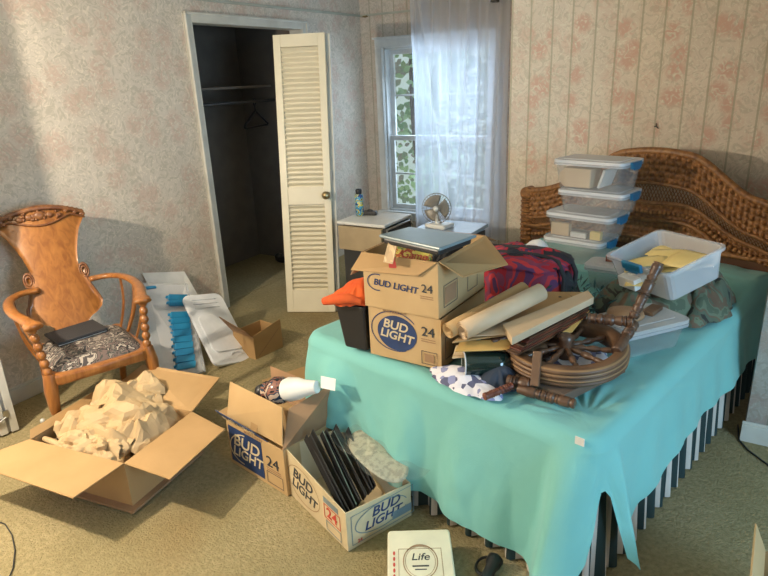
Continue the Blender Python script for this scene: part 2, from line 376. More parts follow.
# projecting wall at the right
JX = 3.527; JY = -2.40
b = MB(); b.box((JX + 1.75, JY + .06, 1.225), (3.5, .12, 2.45)); struct(b, 'wall_right', wallpaper('wallpaper_jut_shaded', 'X', (.40, .365, .32), True, .04))  # striped paper in a darker base; the wall's shade is in the colour
b = MB(); b.box((6.95, -5, 1.225), (.1, 5.2, 2.45)); struct(b, 'wall_far_right', M['paperA'])
b = MB(); b.box((2.9, -7.6, 1.225), (8.2, .1, 2.45)); struct(b, 'wall_front', M['paperB'])
def baseboard(a, c, name, n):
    a, c, n = V(a), V(c), V(n); d = (c - a)
    b = MB(); b.hexa([a, c, c + n * .014, a + n * .014] + [p + V((0, 0, .085)) for p in (a, c, c + n * .014, a + n * .014)])
    b.hexa([p + V((0, 0, .085)) for p in (a, c, c + n * .008, a + n * .008)] + [p + V((0, 0, .10)) for p in (a, c, c + n * .008, a + n * .008)])
    struct(b, name, M['trim'], bevel=.002)
baseboard((0, -7.5, 0), (0, y0 - .06, 0), 'baseboard_left', (1, 0, 0))
baseboard((0, y1 + .06, 0), (0, 0, 0), 'baseboard_corner', (1, 0, 0))
baseboard((0, 0, 0), (XS, 0, 0), 'baseboard_back', (0, -1, 0))
baseboard((JX - .014, JY - .005, 0), (6.9, JY - .005, 0), 'baseboard_right', (0, -1, 0))
b = MB(); b.box((.006, -3.75, 2.205), (.012, 7.5, .018)); struct(b, 'trim_1', M['border'])
b = MB(); b.box((XS / 2, -.006, 2.205), (XS, .012, .018)); struct(b, 'trim_2', M['border'])
# closet interior
cy1, cx = -.86, -.80
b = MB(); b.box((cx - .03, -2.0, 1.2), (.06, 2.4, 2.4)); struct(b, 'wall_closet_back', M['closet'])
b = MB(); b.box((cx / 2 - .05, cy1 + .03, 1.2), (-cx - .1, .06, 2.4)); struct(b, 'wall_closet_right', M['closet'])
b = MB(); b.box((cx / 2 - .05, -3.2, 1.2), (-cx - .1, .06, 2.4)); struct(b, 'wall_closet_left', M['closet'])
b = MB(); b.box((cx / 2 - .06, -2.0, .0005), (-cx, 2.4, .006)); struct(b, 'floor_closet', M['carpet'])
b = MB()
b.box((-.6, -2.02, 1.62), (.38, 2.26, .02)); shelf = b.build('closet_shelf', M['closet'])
tag(shelf, 'dark wooden shelf across the back of the closet above the rod', 'shelf')
b = MB(); b.tube([(-.42, -3.15, 1.50), (-.42, cy1, 1.50)], .014); tag(b.build('closet_rod', M['dark']), 'round hanging rod under the shelf inside the dark closet', 'rod')
# hanger
hx, hy = -.42, -1.12
h = thing('coat_hanger', 'black coat hanger hanging from the rod in the open closet', 'hanger', (hx, hy, 1.28))
b = MB(); b.tube([(hx, hy + .0, 1.45), (hx, hy - .02, 1.50), (hx, hy + .0, 1.522), (hx, hy + .02, 1.51), (hx, hy + .02, 1.49), (hx, hy, 1.46), (hx, hy, 1.42)], .006); b.build('hook', M['black'], h)
b = MB(); b.tube([(hx, hy, 1.42), (hx + .05, hy - .2, 1.31), (hx + .05, hy - .21, 1.295), (hx + .05, hy - .19, 1.285), (hx - .05, hy + .19, 1.285), (hx - .05, hy + .2, 1.30), (hx, hy, 1.42)], .011); b.build('hanger_arms', M['black'], h)
# dark shoes on closet floor
for k, (dx, dy) in enumerate(((0, 0), (.10, .05))):
    q = V((-.36, -1.02, 0.004)) + V((dx, dy, 0))
    b = MB(); b.ball(q + V((0, 0, .035)), .06, 14, sc=(1.6, .7, .55)); b.ball(q + V((-.05, 0, .06)), .04, 12, sc=(1.1, .9, .9))
    tag(b.build('shoe', M['black']), ['dark shoe on the closet floor, the one farther from the door opening', 'dark shoe on the closet floor, the one nearer the louvered door'][k], 'shoe', 'shoes on the closet floor')

# closet casing
def casing(name, segs, mt, bev=.004):
    b = MB()
    for s_ in segs: b.box(*s_)
    return struct(b, name, mt, bevel=bev)
cw = .065
casing('door_1_casing', [((.011, y0 - cw / 2 + .0, (zc + cw) / 2), (.022, cw, zc + cw)), ((.011, y1 + cw / 2, (zc + cw) / 2), (.022, cw, zc + cw)), ((.011, (y0 + y1) / 2, zc + cw / 2), (.022, y1 - y0, cw)),
    ((.018, y0 - cw + .008, (zc + cw) / 2), (.03, .016, zc + cw)), ((.018, y1 + cw - .008, (zc + cw) / 2), (.03, .016, zc + cw)), ((.018, (y0 + y1) / 2, zc + cw - .008), (.03, y1 - y0 + 2 * cw, .016)),
    ((-.06, y0 - .008, zc / 2), (.12, .018, zc)), ((-.06, y1 + .008, zc / 2), (.12, .018, zc)), ((-.06, (y0 + y1) / 2, zc + .008), (.12, y1 - y0, .018))], M['trim'])
# louvered bifold leaf standing open
f0, f1 = V((.513, -2.02, .004)), V((.849, -1.864, .004)); lean = V((-.20, .26, 1.955))
Rr = (f1 - f0).normalized(); Uu = lean.normalized(); Nn = Rr.cross(Uu).normalized(); Uu = Nn.cross(Rr); Wd = (f1 - f0).length; H = lean.length
LM = Matrix(((Rr.x, Nn.x * -1, Uu.x, f0.x), (Rr.y, -Nn.y, Uu.y, f0.y), (Rr.z, -Nn.z, Uu.z, f0.z), (0, 0, 0, 1)))
door = thing('closet_door', 'white louvered closet door leaf standing open beside the closet', 'door', M=LM)
def lb(b, x, z, w, h, t=.028, y=0): b.box((x + w / 2, y, z + h / 2), (w, t, h))
b = MB(); st = .052
lb(b, 0, 0, st, H); lb(b, Wd - st, 0, st, H); lb(b, st, H - .085, Wd - 2 * st, .085); lb(b, st, 0, Wd - 2 * st, .17); lb(b, st, .80, Wd - 2 * st, .13)
b.build('door_frame', M['door'], door, bevel=.003, local=True)
def louvers(z0, z1):
    b = MB(); n = int((z1 - z0) / .0345)
    for i in range(n):
        z = z0 + (i + .5) * (z1 - z0) / n
        Mx = Matrix.Translation((Wd / 2, 0, z)) @ Matrix.Rotation(radians(-38), 4, 'X')
        b.box(None, (Wd - 2 * st + .004, .034, .006), M=Mx)
    b.box((Wd / 2, .010, (z0 + z1) / 2), (Wd - 2 * st, .002, z1 - z0))
    return b
louvers(.93, H - .085).build('louver_panel', M['door'], door, local=True)
louvers(.17, .80).build('louver_panel', M['door'], door, local=True)
b = MB(); b.lathe([(0, .026), (.006, .027), (.010, .012), (.03, .010), (.034, .024), (.048, .029), (.058, .022), (.061, 0)], (Wd - .03, -.014, .865), (Wd - .03, -.2, .865), 18)
b.build('door_knob', M['brass'], door, local=True)
b = MB(); lb(b, .03, 0, Wd, H, .022, .035); bb = b.build('folded_leaf', M['trim'], door, bevel=.003, local=True)
for z in (.25, 1.0, 1.75):
    b = MB(); b.box((Wd + .004, .018, z), (.006, .03, .07)); b.build('hinge', M['steel'], door, local=True)

# left door seen at picture edge
D0 = atz(19, 430); D0 = V((D0.x, D0.y, 0)); dd = V((-.16, -1, 0)).normalized()
door2 = thing('entry_door', 'pale painted door standing open at the picture edge left of the armchair', 'door', D0)
n2 = V((1, -.16, 0)).normalized()
def slab(a, c, z0, z1, off, th):
    p0 = D0 + dd * a + n2 * off; p1 = D0 + dd * c + n2 * off; q = n2 * th
    return [V((p.x, p.y, z)) for z in (z0, z1) for p in (p0, p1, p1 + q, p0 + q)]
b = MB(); b.hexa(slab(0, .76, .01, 2.04, -.036, .036)); b.build('door_slab', mat('grey_door_paint', (.42, .41, .39), .5), door2, bevel=.002)
b = MB(); b.hexa(slab(0, .035, .01, 2.04, 0, .014)); b.hexa(slab(.05, .085, .01, 2.04, 0, .012)); b.build('edge_trim', M['trim'], door2, bevel=.002)
b = MB(); b.hexa(slab(.03, .055, .10, .14, .012, .008)); b.hexa(slab(.075, .095, .07, .115, .012, .008)); b.tube([D0 + dd * .045 + n2 * .02 + V((0, 0, .105)), D0 + dd * .085 + n2 * .025 + V((0, 0, .09))], .004)
b.build('latch', M['steel'], door2)

# ------------------------------------------------------------------ window
b = MB(); cw = .085
for s_ in ((((wx0 - cw / 2), -.012, (wz0 + wz1) / 2), (cw, .024, wz1 - wz0)), ((wx1 + cw / 2, -.012, (wz0 + wz1) / 2), (cw, .024, wz1 - wz0)), (((wx0 + wx1) / 2, -.012, wz1 + .04), (wx1 - wx0 + 2 * cw, .024, .08)),
           (((wx0 + wx1) / 2, -.022, wz1 + .085), (wx1 - wx0 + 2 * cw + .03, .044, .018)), (((wx0 + wx1) / 2, -.03, wz0 - .012), (wx1 - wx0 + 2 * cw + .04, .06, .024)), (((wx0 + wx1) / 2, -.01, wz0 - .06), (wx1 - wx0 + 2 * cw, .02, .07)),
           ((wx0 - .012, -.016, (wz0 + wz1) / 2), (.014, .034, wz1 - wz0)), ((wx0 + .009, .06, (wz0 + wz1) / 2), (.018, .12, wz1 - wz0)), ((wx1 - .009, .06, (wz0 + wz1) / 2), (.018, .12, wz1 - wz0)), (((wx0 + wx1) / 2, .06, wz1 - .009), (wx1 - wx0, .12, .018)), (((wx0 + wx1) / 2, .06, wz0 + .009), (wx1 - wx0, .12, .018))):
    b.box(*s_)
win = struct(b, 'window_1', mat('white_window_paint', (.74, .76, .76), .4), bevel=.003)
def sash(z0, z1, y, bars):
    b = MB(); a, c = wx0 + .018, wx1 - .018; w = .045
    b.box((a + w / 2, y, (z0 + z1) / 2), (w, .03, z1 - z0)); b.box((c - w / 2, y, (z0 + z1) / 2), (w, .03, z1 - z0))
    b.box(((a + c) / 2, y, z0 + w / 2), (c - a - 2 * w, .03, w)); b.box(((a + c) / 2, y, z1 - w / 2), (c - a - 2 * w, .03, w))
    for z in bars: b.box(((a + c) / 2, y, z), (c - a - 2 * w, .016, .016))
    b.box(((a + c) / 2, y, (z0 + z1) / 2), (.016, .014, z1 - z0 - 2 * w))
    o = b.build('window_1_sash', win.data.materials[0], win, bevel=.002)
    g = MB(); g.box(((a + c) / 2, y, (z0 + z1) / 2), (c - a - .06, .003, z1 - z0 - .06)); g.build('window_1_glass', M['glass'], o)
sash(1.055, wz1 - .018, .085, [1.475]); sash(wz0 + .018, 1.10, .048, [.73])
# greenery outside
vine = thing('climbing_vine', 'green leafy vine growing just outside the left window pane', 'plant', (.33, .5, -.2))
b = MB(); tr = [(.30 + .05 * sin(z * 3), .50 + .04 * cos(z * 4), z) for z in [-.2 + i * .2 for i in range(15)]]
b.tube(tr, .03, 8); b.tube([(.3, .5, 1.0), (.45, .52, 1.5), (.38, .5, 2.0), (.6, .55, 2.5)], .018, 6); b.tube([(.3, .5, .4), (.5, .55, .8), (.46, .5, 1.2)], .012, 6); b.build('stem', M['bark'], vine)
def leaves(b, n, cx, cy, z0, z1, sx, sy, size, gap=None):
    for i in range(n):
        p = V((cx + random.gauss(0, sx), cy + random.uniform(-sy, sy), random.uniform(z0, z1)))
        a = V((random.uniform(-1, 1), random.uniform(-.4, .4), random.uniform(-1, .4))).normalized() * size * random.uniform(.6, 1.2); c = a.cross(V((random.uniform(-.3, .3), 1, random.uniform(-.3, .3)))).normalized() * a.length * .33
        b.add([p, p + a * .35 + c, p + a * .75 + c * .7, p + a, p + a * .75 - c * .7, p + a * .35 - c], [(0, 1, 2, 3, 4, 5)])
b = MB(); leaves(b, 420, .42, .55, .2, 2.3, .17, .16, .085); b.build('foliage', M['leaf'], vine)
bush = thing('garden_shrub', 'pale leafy shrub outside seen through the sheer curtain', 'shrub', (1.0, 2.0, -.2))
b = MB(); 
for k in range(7): b.tube([(.7 + k * .25, 2.0, -.2), (.6 + k * .3, 2.0, .8), (.5 + k * .36, 1.95, 1.6)], .015, 6)
b.build('stem', M['bark'], bush)
b = MB(); leaves(b, 1500, .5, 2.0, -.2, 2.1, 1.1, .4, .13); b.build('foliage', mat('pale_leaf', (.30, .46, .24), .6, c2=(.42, .36, .30), scale=2), bush)
# sheer curtain
def curt(u, v):
    z = 2.30 - v * 2.12; x = .60 + u * .93
    x += -.015 * v + .05 * v * (1 - u) * .4
    pinch = 0
    y = -.115 + .018 * sin(u * 38 + 1.5 * sin(v * 2.1)) + .012 * sin(u * 67 + v * 2) + .03 * sin(u * 9 + v * 5) * v
    # one diagonal drawn fold
    g = u - (.12 + .36 * v); y += -.045 * math.exp(-(g / .03) ** 2)
    g2 = u - (.66 - .2 * v); y += -.03 * math.exp(-(g2 / .025) ** 2)
    return (x, y, z)
b = MB(); b.grid(curt, 170, 40); tag(b.build('sheer_curtain', M['sheer']), 'white sheer curtain hanging over the right part of the window', 'curtain')
rod = thing('curtain_rod', 'thin white curtain rod with a bracket above the window', 'curtain rod', (1, -.1, 2.29))
b = MB(); b.tube([(.55, -.11, 2.302), (1.62, -.11, 2.302)], .007); b.build('pole', M['white'], rod)
b = MB(); b.box((1.40, -.08, 2.205), (.055, .16, .03)); b.build('bracket', M['dark'], rod)
b = MB(); b.box((.075, -.02, 2.195), (.03, .04, .012)); b.tube([(.06, 0, 2.19), (.06, -.05, 2.19), (.09, -.05, 2.19)], .005); tag(b.build('wall_hook', M['brass']), 'small metal hook on the wall beside the window corner', 'hook')
b = MB(); q0 = V((2.86, YS - .006, 1.30)); b.tube([q0 + V((-.012, 0, .0)), q0, q0 + V((.014, 0, -.012))], .003); b.tube([q0, q0 + V((0, -.01, .02))], .003); tag(b.build('wall_nail', M['dark']), 'small picture nail in the striped wall above the headboard', 'nail')

# ------------------------------------------------------------------ bed
a13 = radians(13); UX = V((cos(a13), -sin(a13), 0)); UY = V((sin(a13), cos(a13), 0)); BO = V((3.11, -3.66, 0)) - UX * 1.37
BW, BL, BZ = 1.37, 2.02, .60
BM = Matrix(((UX.x, UY.x, 0, BO.x), (UX.y, UY.y, 0, BO.y), (0, 0, 1, 0), (0, 0, 0, 1)))
def B(u, v, z): return BO + UX * u + UY * v + V((0, 0, z))
def Bl(p): d = V(p) - BO; return d.dot(UX), d.dot(UY)
bed = thing('bed', 'full size bed with an arched brown wicker headboard under an aqua spread', 'bed', M=BM)
b = MB(); b.box((BW / 2, BL / 2, .26), (BW - .06, BL - .04, .18)); b.build('box_spring', M['mattress'], bed, bevel=.02, local=True)
b = MB(); b.box((BW / 2, BL / 2, .465), (BW - .04, BL - .03, .22)); b.build('mattress', M['mattress'], bed, bevel=.05, local=True)
for u in (.06, BW - .06):
    for v in (.08, BL - .08):
        b = MB(); b.tube([(u, v, 0.), (u, v, .17)], .022); b.build('leg', M['dark'], bed, local=True)
def perim(off, rc):
    """path left side -> foot -> right side in bed coords as function of arc length"""
    pts = []
    L1 = BL - rc; L2 = BW - 2 * rc
    return L1, L2
def path(s, off, rc=.07):
    L1, L2, A = BL - rc, BW - 2 * rc, rc * pi / 2
    if s < L1: return (-off, BL - s), (-1, 0)
    s -= L1
    if s < A: t = s / rc; n = (-cos(t), -sin(t)); return (rc + n[0] * (rc + off), rc + n[1] * (rc + off)), n
    s -= A
    if s < L2: return (rc + s, -off), (0, -1)
    s -= L2
    if s < A: t = s / rc; n = (sin(t), -cos(t)); return (BW - rc + n[0] * (rc + off), rc + n[1] * (rc + off)), n
    s -= A
    return (BW + off, rc + s), (1, 0)
PL = 2 * (BL - .07) + BW - .14 + .07 * pi
# skirt
NS = 1500
def skirt(u, v):
    s = u * PL; (x, y), n = path(s, -.005)
    amp = .018 * (1 - v * .75) + .002
    o = amp * sin(s * 2 * pi / .085 + 1.2 * sin(s * 3.1)) + .012 * (1 - v)
    return (x + n[0] * o, y + n[1] * o, .008 + v * .40)
b = MB(); b.grid(skirt, NS, 5, mf=lambda i, j: 0 if (i / NS * PL / .047) % 1 < .40 else 1); b.build('bed_skirt', [M['stripe_l'], M['stripe_d']], bed, local=True)
# spread
SC = BL - .07 + .07 * pi / 2; SR = SC + BW - .14      # arc positions of foot straight
def lerp_keys(s, keys):
    if s <= keys[0][0]: return keys[0][1]
    for (a, x), (c, y) in zip(keys, keys[1:]):
        if s <= c: t = (s - a) / (c - a); t = t * t * (3 - 2 * t); return x + (y - x) * t
    return keys[-1][1]
HEM = [(0, .30), (SC - .1, .28), (SC, .24), (SC + .25, .20), (SC + .5, .10), (SC + .9, .085), (SC + 1.10, .06), (SR - .02, .07), (SR + .03, .15), (SR + .08, .41), (SR + .095, .41), (SR + .13, .15), (SR + .16, .11), (SR + .22, .155), (SR + .33, .24), (SR + .6, .29), (PL, .28)]
def bump_top(x, y):
    z = .016 * fbm((x * 2.2, y * 2.2, 3), 1) + .007 * fbm((x * 3, y * 12, 1), 1) + .004 * fbm((x * 14, y * 5, 1), 1)
    z *= max(0, min(1, min(x - .033, BW - .033 - x, y - .033) / .12))
    z += .055 * math.exp(-((x - 1.0) / .42) ** 2 - ((y - 1.78) / .20) ** 2)
    # fine tension creases radiating from the wheel
    r = sqrt((x - 1.28) ** 2 + (y - .12) ** 2); th = atan2(y - .12, x - 1.28); z += .006 * sin(th * 22) * math.exp(-((r - .14) / .10) ** 2) * max(0, min(1, min(BW - .033 - x, y - .033) / .08))
    return z
def spread_side(u, v):
    s = u * PL; (x, y), n = path(s, .012); hem = lerp_keys(s, HEM); h0 = BZ - .035
    k = v
    if v < .12:   # rounded shoulder
        t = v / .12 * pi / 2; r = .045; ox = -r + r * sin(t); (xi, yi), n = path(s, .012 - .045); z = BZ - .005 - r + r * cos(t) + (1 - v / .12) * bump_top(xi, yi)
        (x, y), n = path(s, .012 + ox); return (x, y, z)
    k = (v - .12) / .88; z = (BZ - .05) + (hem - (BZ - .05)) * k
    ft = max(0, min(1, (s - SC + .1) / .2)) * max(0, min(1, (SR + .2 - s) / .2))
    fold = (.024 * sin(s * 13 + 2 * sin(s * 2.3) + .6 * k) + .014 * sin(s * 29 + 1.3 * k) + .020 * fbm((s * 5, k * 1.2, 0), 1)) * (k ** .8) * (.35 + .65 * ft)
    out = .045 * k + fold
    # corner: two flared lobes with a tucked valley
    for c, a, w in ((SR - .02, .10, .05), (SR + .15, .075, .035), (SC - .03, .012, .06)): out += a * k ** .7 * math.exp(-((s - c) / w) ** 2)
    out -= .05 * k * math.exp(-((s - SR - .085) / .03) ** 2)
    out += .02 * math.exp(-((s - SC - .12) / .16) ** 2) * sin(pi * min(1, k * 1.2))
    out = max(out, .006 + .010 * k)
    return (x + n[0] * out, y + n[1] * out, z)
NI = 60; NT_ = 34
def spread_all(u, v):
    k = v * (NI + NT_ - 1)
    if k >= NI: return spread_side(u, (k - NI + 0.0) / (NT_ - 1))
    s_ = u * PL; (x, y), n = path(s_, .012 - .045); t = (k / NI) ** .8
    cx_, cy_ = BW / 2, max(y, .55); X, Y = cx_ + (x - cx_) * t, cy_ + (y - cy_) * t
    return (X, Y, BZ - .005 + bump_top(X, Y))
b = MB(); b.grid(spread_all, 460, NI + NT_)
spr = b.build('bedspread', M['aqua'], bed, local=True)
# bedspread is a thing of its own
spr.parent = None; spr.matrix_world = BM; RM[spr.name] = BM.copy()
tag(spr, 'aqua green cotton bedspread draped over the bed and hanging at its foot', 'bedspread')
b = MB(); b.box(None, (.03, .003, .026), M=Matrix.Translation(B(1.325, -.012, .588)) @ Matrix.Rotation(-a13, 4, 'Z')); 
b.build('price_tag', M['paper'], spr)
# headboard (bed coords: u, z at v = BL+.05)
def arch(u):
    c = abs(u - .70)
    if c < .16: return 1.20 - c * c * .55
    if c < .56: t = (c - .16) / .40; return 1.186 - .20 * (t * t * (3 - 2 * t)) - .02 * t
    t = min(1, (c - .56) / .25); return .966 - .07 * t * (2 - t) * .9
hbv = BL + .05
hb = MB(); u0, u1 = -.125, 1.525
def panel(uu, vv, zlo, zhi, depth, fr, fz):
    u = u0 + (u1 - u0) * uu; a, c = zlo(u), zhi(u); z = a + (c - a) * vv
    ph = 1 if (int(uu * fr) + int(vv * fz)) % 2 else -1
    w = abs(sin(pi * uu * fr)) * abs(sin(pi * vv * fz))
    return (u, hbv - depth - .018 * w * (1 + .35 * ph), z)
nb = 58
band = lambda u: arch(u) - .185
b = MB(); b.grid(lambda x, y: panel(x, y, band, lambda u: arch(u) - .015, .03, nb, 5), nb * 6 + 1, 5 * 5 + 1); hd = b.build('arched_weave', M['wicker'], bed, local=True)
b = MB(); b.tube([(u0 + (u1 - u0) * i / 80, hbv - .02, arch(u0 + (u1 - u0) * i / 80) - .008) for i in range(81)], .022, 10)
b.tube([(u0 + (u1 - u0) * i / 80, hbv - .04, band(u0 + (u1 - u0) * i / 80)) for i in range(81)], .012, 8); b.build('rolled_edge', M['wicker'], bed, local=True)
lat0 = lambda u: band(u) - .055 - .06 * max(0, 1 - abs(u - .70) / .5)
b = MB()   # openwork lattice
n = 84
for i in range(n):
    u = u0 + .05 + (u1 - u0 - .1) * i / n
    for sg in (-1, 1):
        z0, z1 = lat0(u), band(u + sg * .05)
        b.bar((u, hbv - .02 + .004 * sg, z0), (u + sg * .05, hbv - .02 + .004 * sg, z1), .004, .004, up=(0, 1, 0))
b.build('open_lattice', M['wicker'], bed, local=True)
b = MB(); b.grid(lambda x, y: panel(x, y, lambda u: .64, lat0, .03, 62, 7), 62 * 5 + 1, 29); b.build('lower_weave', M['wicker'], bed, local=True)
b = MB(); 
for dz, r in ((0, .012), (-.10, .014), (-.21, .014)): b.tube([(u0 + (u1 - u0) * i / 60, hbv - .045, max(.66, lat0(u0 + (u1 - u0) * i / 60) + dz)) for i in range(61)], r, 8)
for i in range(64):
    u = u0 + .02 + (u1 - u0 - .04) * i / 63; b.ball((u, hbv - .05, lat0(u) - .055), .014, 8)
b.build('braided_rail', M['wicker'], bed, local=True)
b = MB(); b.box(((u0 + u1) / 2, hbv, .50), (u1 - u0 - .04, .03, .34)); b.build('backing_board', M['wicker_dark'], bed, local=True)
for u in (u0, u1):
    b = MB(); b.box((u, hbv, .45), (.07, .06, .86)); b.tube([(u, hbv - .04, .875), (u, hbv + .035, .875)], .042, 16)
    for k in range(26): b.torus((u, hbv - .0, .05 + k * .032), .045, .009, nu=12, nv=5)
    b.build('post', M['wicker'], bed, local=True)

# ------------------------------------------------------------------ armchair
cf = V((.935, -.355, 0)).normalized(); cs = V((-cf.y, cf.x, 0))     # facing, sitter's side axis
CO = V((.60, -3.665, 0)); CM4 = Matrix(((cs.x * .95, -cf.x, 0, CO.x), (cs.y * .95, -cf.y, 0, CO.y), (0, 0, 1.045, 0), (0, 0, 0, 1)))
ch = thing('armchair', 'carved golden oak armchair with tall fan shaped back and floral tapestry seat', 'chair', M=CM4)
SX, SK = -.022, .93
def yb(z): return .21 + (z - .43) * .52
out = [(0, 1.035), (.07, 1.033), (.14, 1.02), (.20, 1.0), (.245, .985), (.262, .965), (.235, .935), (.20, .90), (.172, .85), (.15, .80), (.138, .76), (.132, .735), (.150, .725), (.160, .70), (.150, .675), (.165, .63), (.182, .59), (.205, .565), (.212, .54), (.195, .515), (.155, .495), (.12, .485), (.095, .47), (.10, .45), (.125, .425), (0, .425)]
b = MB(); K = len(out); NW = 14
def splat(side):
    rows = []
    for x, z in out:
        rows.append([V((SX + SK * x * (2 * j / NW - 1), yb(z) - .0 - .0 - .055 * (1 - (2 * j / NW - 1) ** 2 * (x / .25) ** 2 * 1.0) * min(1, x / .12 + .4) + (.0 if side else .022) , z)) for j in range(NW + 1)])
    return rows
fr, bk = splat(1), splat(0)
vs = [p for r in fr for p in r] + [p for r in bk for p in r]; n1 = NW + 1; off = K * n1; fs = []
for i in range(K - 1):
    for j in range(NW):
        fs.append((i * n1 + j, (i + 1) * n1 + j, (i + 1) * n1 + j + 1, i * n1 + j + 1)); fs.append((off + i * n1 + j + 1, off + (i + 1) * n1 + j + 1, off + (i + 1) * n1 + j, off + i * n1 + j))
    for j in (0, NW): fs.append((i * n1 + j, off + i * n1 + j, off + (i + 1) * n1 + j, (i + 1) * n1 + j) if j else ((i + 1) * n1 + j, off + (i + 1) * n1 + j, off + i * n1 + j, i * n1 + j))
b.add(vs, fs, 0, True); b.build('backrest', M['oak'], ch, local=True, weld=True)
b = MB()
def crest_pt(t, dz=0, dy=0):   # t -1..1
    x = SX + SK * t * .252; z = 1.026 - .055 * t ** 2 + dz; return V((x, yb(z) - .05 * (1 - t * t) - .012 + dy, z))
b.tube([crest_pt(-1 + i / 20) for i in range(41)], [.009 + .006 * abs(sin(i * 1.57)) for i in range(41)], 8)
b.tube([crest_pt(-1 + i / 20, -.025 - .055 * max(0, cos((i - 20) / 20 * 2.4)), .0) for i in range(41)], .006, 6)
for t, r in ((0, .026), (-.22, .017), (.22, .017), (-.42, .016), (.42, .013), (-.6, .013), (.6, .011), (-.8, .014), (.8, .011), (-.96, .017), (.96, .014), (-.12, .014), (.12, .013)):
    b.ball(crest_pt(t, -.035 if abs(t) < .5 else -.012), r, 10, sc=(1.2, .5, .9))
for k in range(24):
    t = random.uniform(-.75, .4); b.ball(crest_pt(t, random.uniform(-.055, -.005)), .008, 6)
b.build('crest_carving', M['oak_dark'], ch, local=True)
for sg in (-1, 1):   # scroll ears at the waist
    b = MB()
    for rr in (.024, .014): b.torus((SX + SK * sg * .152, yb(.70) - .04, .70), rr, .005, M=Matrix.Rotation(radians(75), 4, 'X'), nu=18, nv=6, sy=1.5)
    b.tube([(SX + SK * sg * x, yb(z) - .028, z) for x, z in ((.16, .68), (.168, .63), (.19, .585), (.205, .545))], .006, 6); b.build('scroll_carving', M['oak_dark'], ch, local=True)
# seat frame and cushion
SF = [(-.255, -.235), (-.20, -.265), (0, -.285), (.20, -.265), (.255, -.235), (.225, .20), (.0, .225), (-.225, .20)]
b = MB(); k = len(SF); b.add([(x, y, .40) for x, y in SF] + [(x, y, .345 if abs(x) > .15 else .365) for x, y in SF], [tuple(range(k)), tuple(range(2 * k - 1, k - 1, -1))] + [(i, i + k, (i + 1) % k + k, (i + 1) % k) for i in range(k)]); b.build('seat_frame', M['oak'], ch, local=True, bevel=.012)
b = MB()
def cush(u, v):
    a = 2 * pi * u; sx_ = abs(cos(a)) ** .35 * (1 if cos(a) > 0 else -1); sy_ = abs(sin(a)) ** .35 * (1 if sin(a) > 0 else -1)
    r = min(1, v * 1.35); zz = .395 + .052 * (1 - max(0, (v - .0)) ** 5); rr = v
    return (sx_ * .228 * rr, sy_ * .225 * rr - .025, zz)
b.grid(cush, 48, 14, closed_u=True); b.build('seat', M['tapestry'], ch, local=True)
def leg(sx, front):
    if front: pts = [(sx * .235, -.225, .40), (sx * .245, -.240, .33), (sx * .248, -.245, .24), (sx * .232, -.225, .12), (sx * .235, -.225, .04), (sx * .245, -.240, .0)]; r = [.032, .034, .026, .019, .017, .024]
    else: pts = [(sx * .20, .19, .40), (sx * .20, .205, .28), (sx * .20, .235, .13), (sx * .20, .275, .0)]; r = [.026, .024, .02, .018]
    bb = MB(); bb.tube(pts, r, 10); bb.build('leg', M['oak'], ch, local=True)
for sx in (-1, 1): leg(sx, True); leg(sx, False)
for sx in (-1, 1):
    b = MB(); P = []
    key = [(.13, .275, .655), (.22, .255, .66), (.285, .17, .662), (.305, .05, .660), (.298, -.06, .655), (.272, -.16, .648), (.258, -.215, .642), (.252, -.25, .636)]
    cur = [V((x * sx, y, z)) for x, y, z in key]
    for i in range(len(cur) - 1):
        p0, p1, p2, p3 = cur[max(i - 1, 0)], cur[i], cur[i + 1], cur[min(i + 2, len(cur) - 1)]
        for t in (0, .25, .5, .75): P.append(.5 * ((2 * p1) + (p2 - p0) * t + (2 * p0 - 5 * p1 + 4 * p2 - p3) * t * t + (3 * p1 - p0 - 3 * p2 + p3) * t ** 3))
    P.append(cur[-1]); n = len(P); wid = [.022 + .012 * (i / n) + (.010 if i > n * .8 else 0) for i in range(n)]
    vs = []; 
    for i, p in enumerate(P):
        d = (P[min(i + 1, n - 1)] - P[max(i - 1, 0)]).normalized(); s_ = d.cross(V((0, 0, 1))).normalized() * wid[i]
        for a_ in range(10): t = 2 * pi * a_ / 10; vs.append(p + s_ * cos(t) + V((0, 0, .014 * sin(t))))
    b.add(vs, [(i * 10 + j, i * 10 + (j + 1) % 10, (i + 1) * 10 + (j + 1) % 10, (i + 1) * 10 + j) for i in range(n - 1) for j in range(10)] + [tuple(range(9, -1, -1)), tuple(range((n - 1) * 10, n * 10))], 0, True)
    b.build('armrest', M['oak'], ch, local=True)
    # beaded post
    a, c = V((sx * .238, -.225, .395)), V((sx * .262, -.215, .64)); L = (c - a).length; pr = []
    for i in range(61):
        t = i / 60; pr.append((t * L, .011 + .011 * abs(sin(t * pi * 6)) ** .8 if .04 < t < .97 else .019))
    b = MB(); b.lathe(pr, a, c, 14); b.build('arm_post', M['oak'], ch, local=True)
    for (x0, y0_, x1, y1_, w) in ((.225, .06, .30, .03, .046), (.215, .155, .27, .18, .020), (.235, -.06, .30, -.07, .016)):
        b = MB(); q = []
        for i in range(9):
            t = i / 8; w_ = w * (.45 + .9 * t * (1.3 - t)) if w > .03 else w * .5 * 1.2; x = sx * (x0 + (x1 - x0) * t + .018 * sin(pi * t)); y = y0_ + (y1_ - y0_) * t; z = .395 + .258 * t
            q += [(x - .006, y - w_ / 2, z), (x + .006, y - w_ / 2, z), (x + .006, y + w_ / 2, z), (x - .006, y + w_ / 2, z)]
        b.add(q, [(i * 4 + j, i * 4 + (j + 1) % 4, (i + 1) * 4 + (j + 1) % 4, (i + 1) * 4 + j) for i in range(8) for j in range(4)], 0); b.build('arm_slat', M['oak'], ch, local=True)
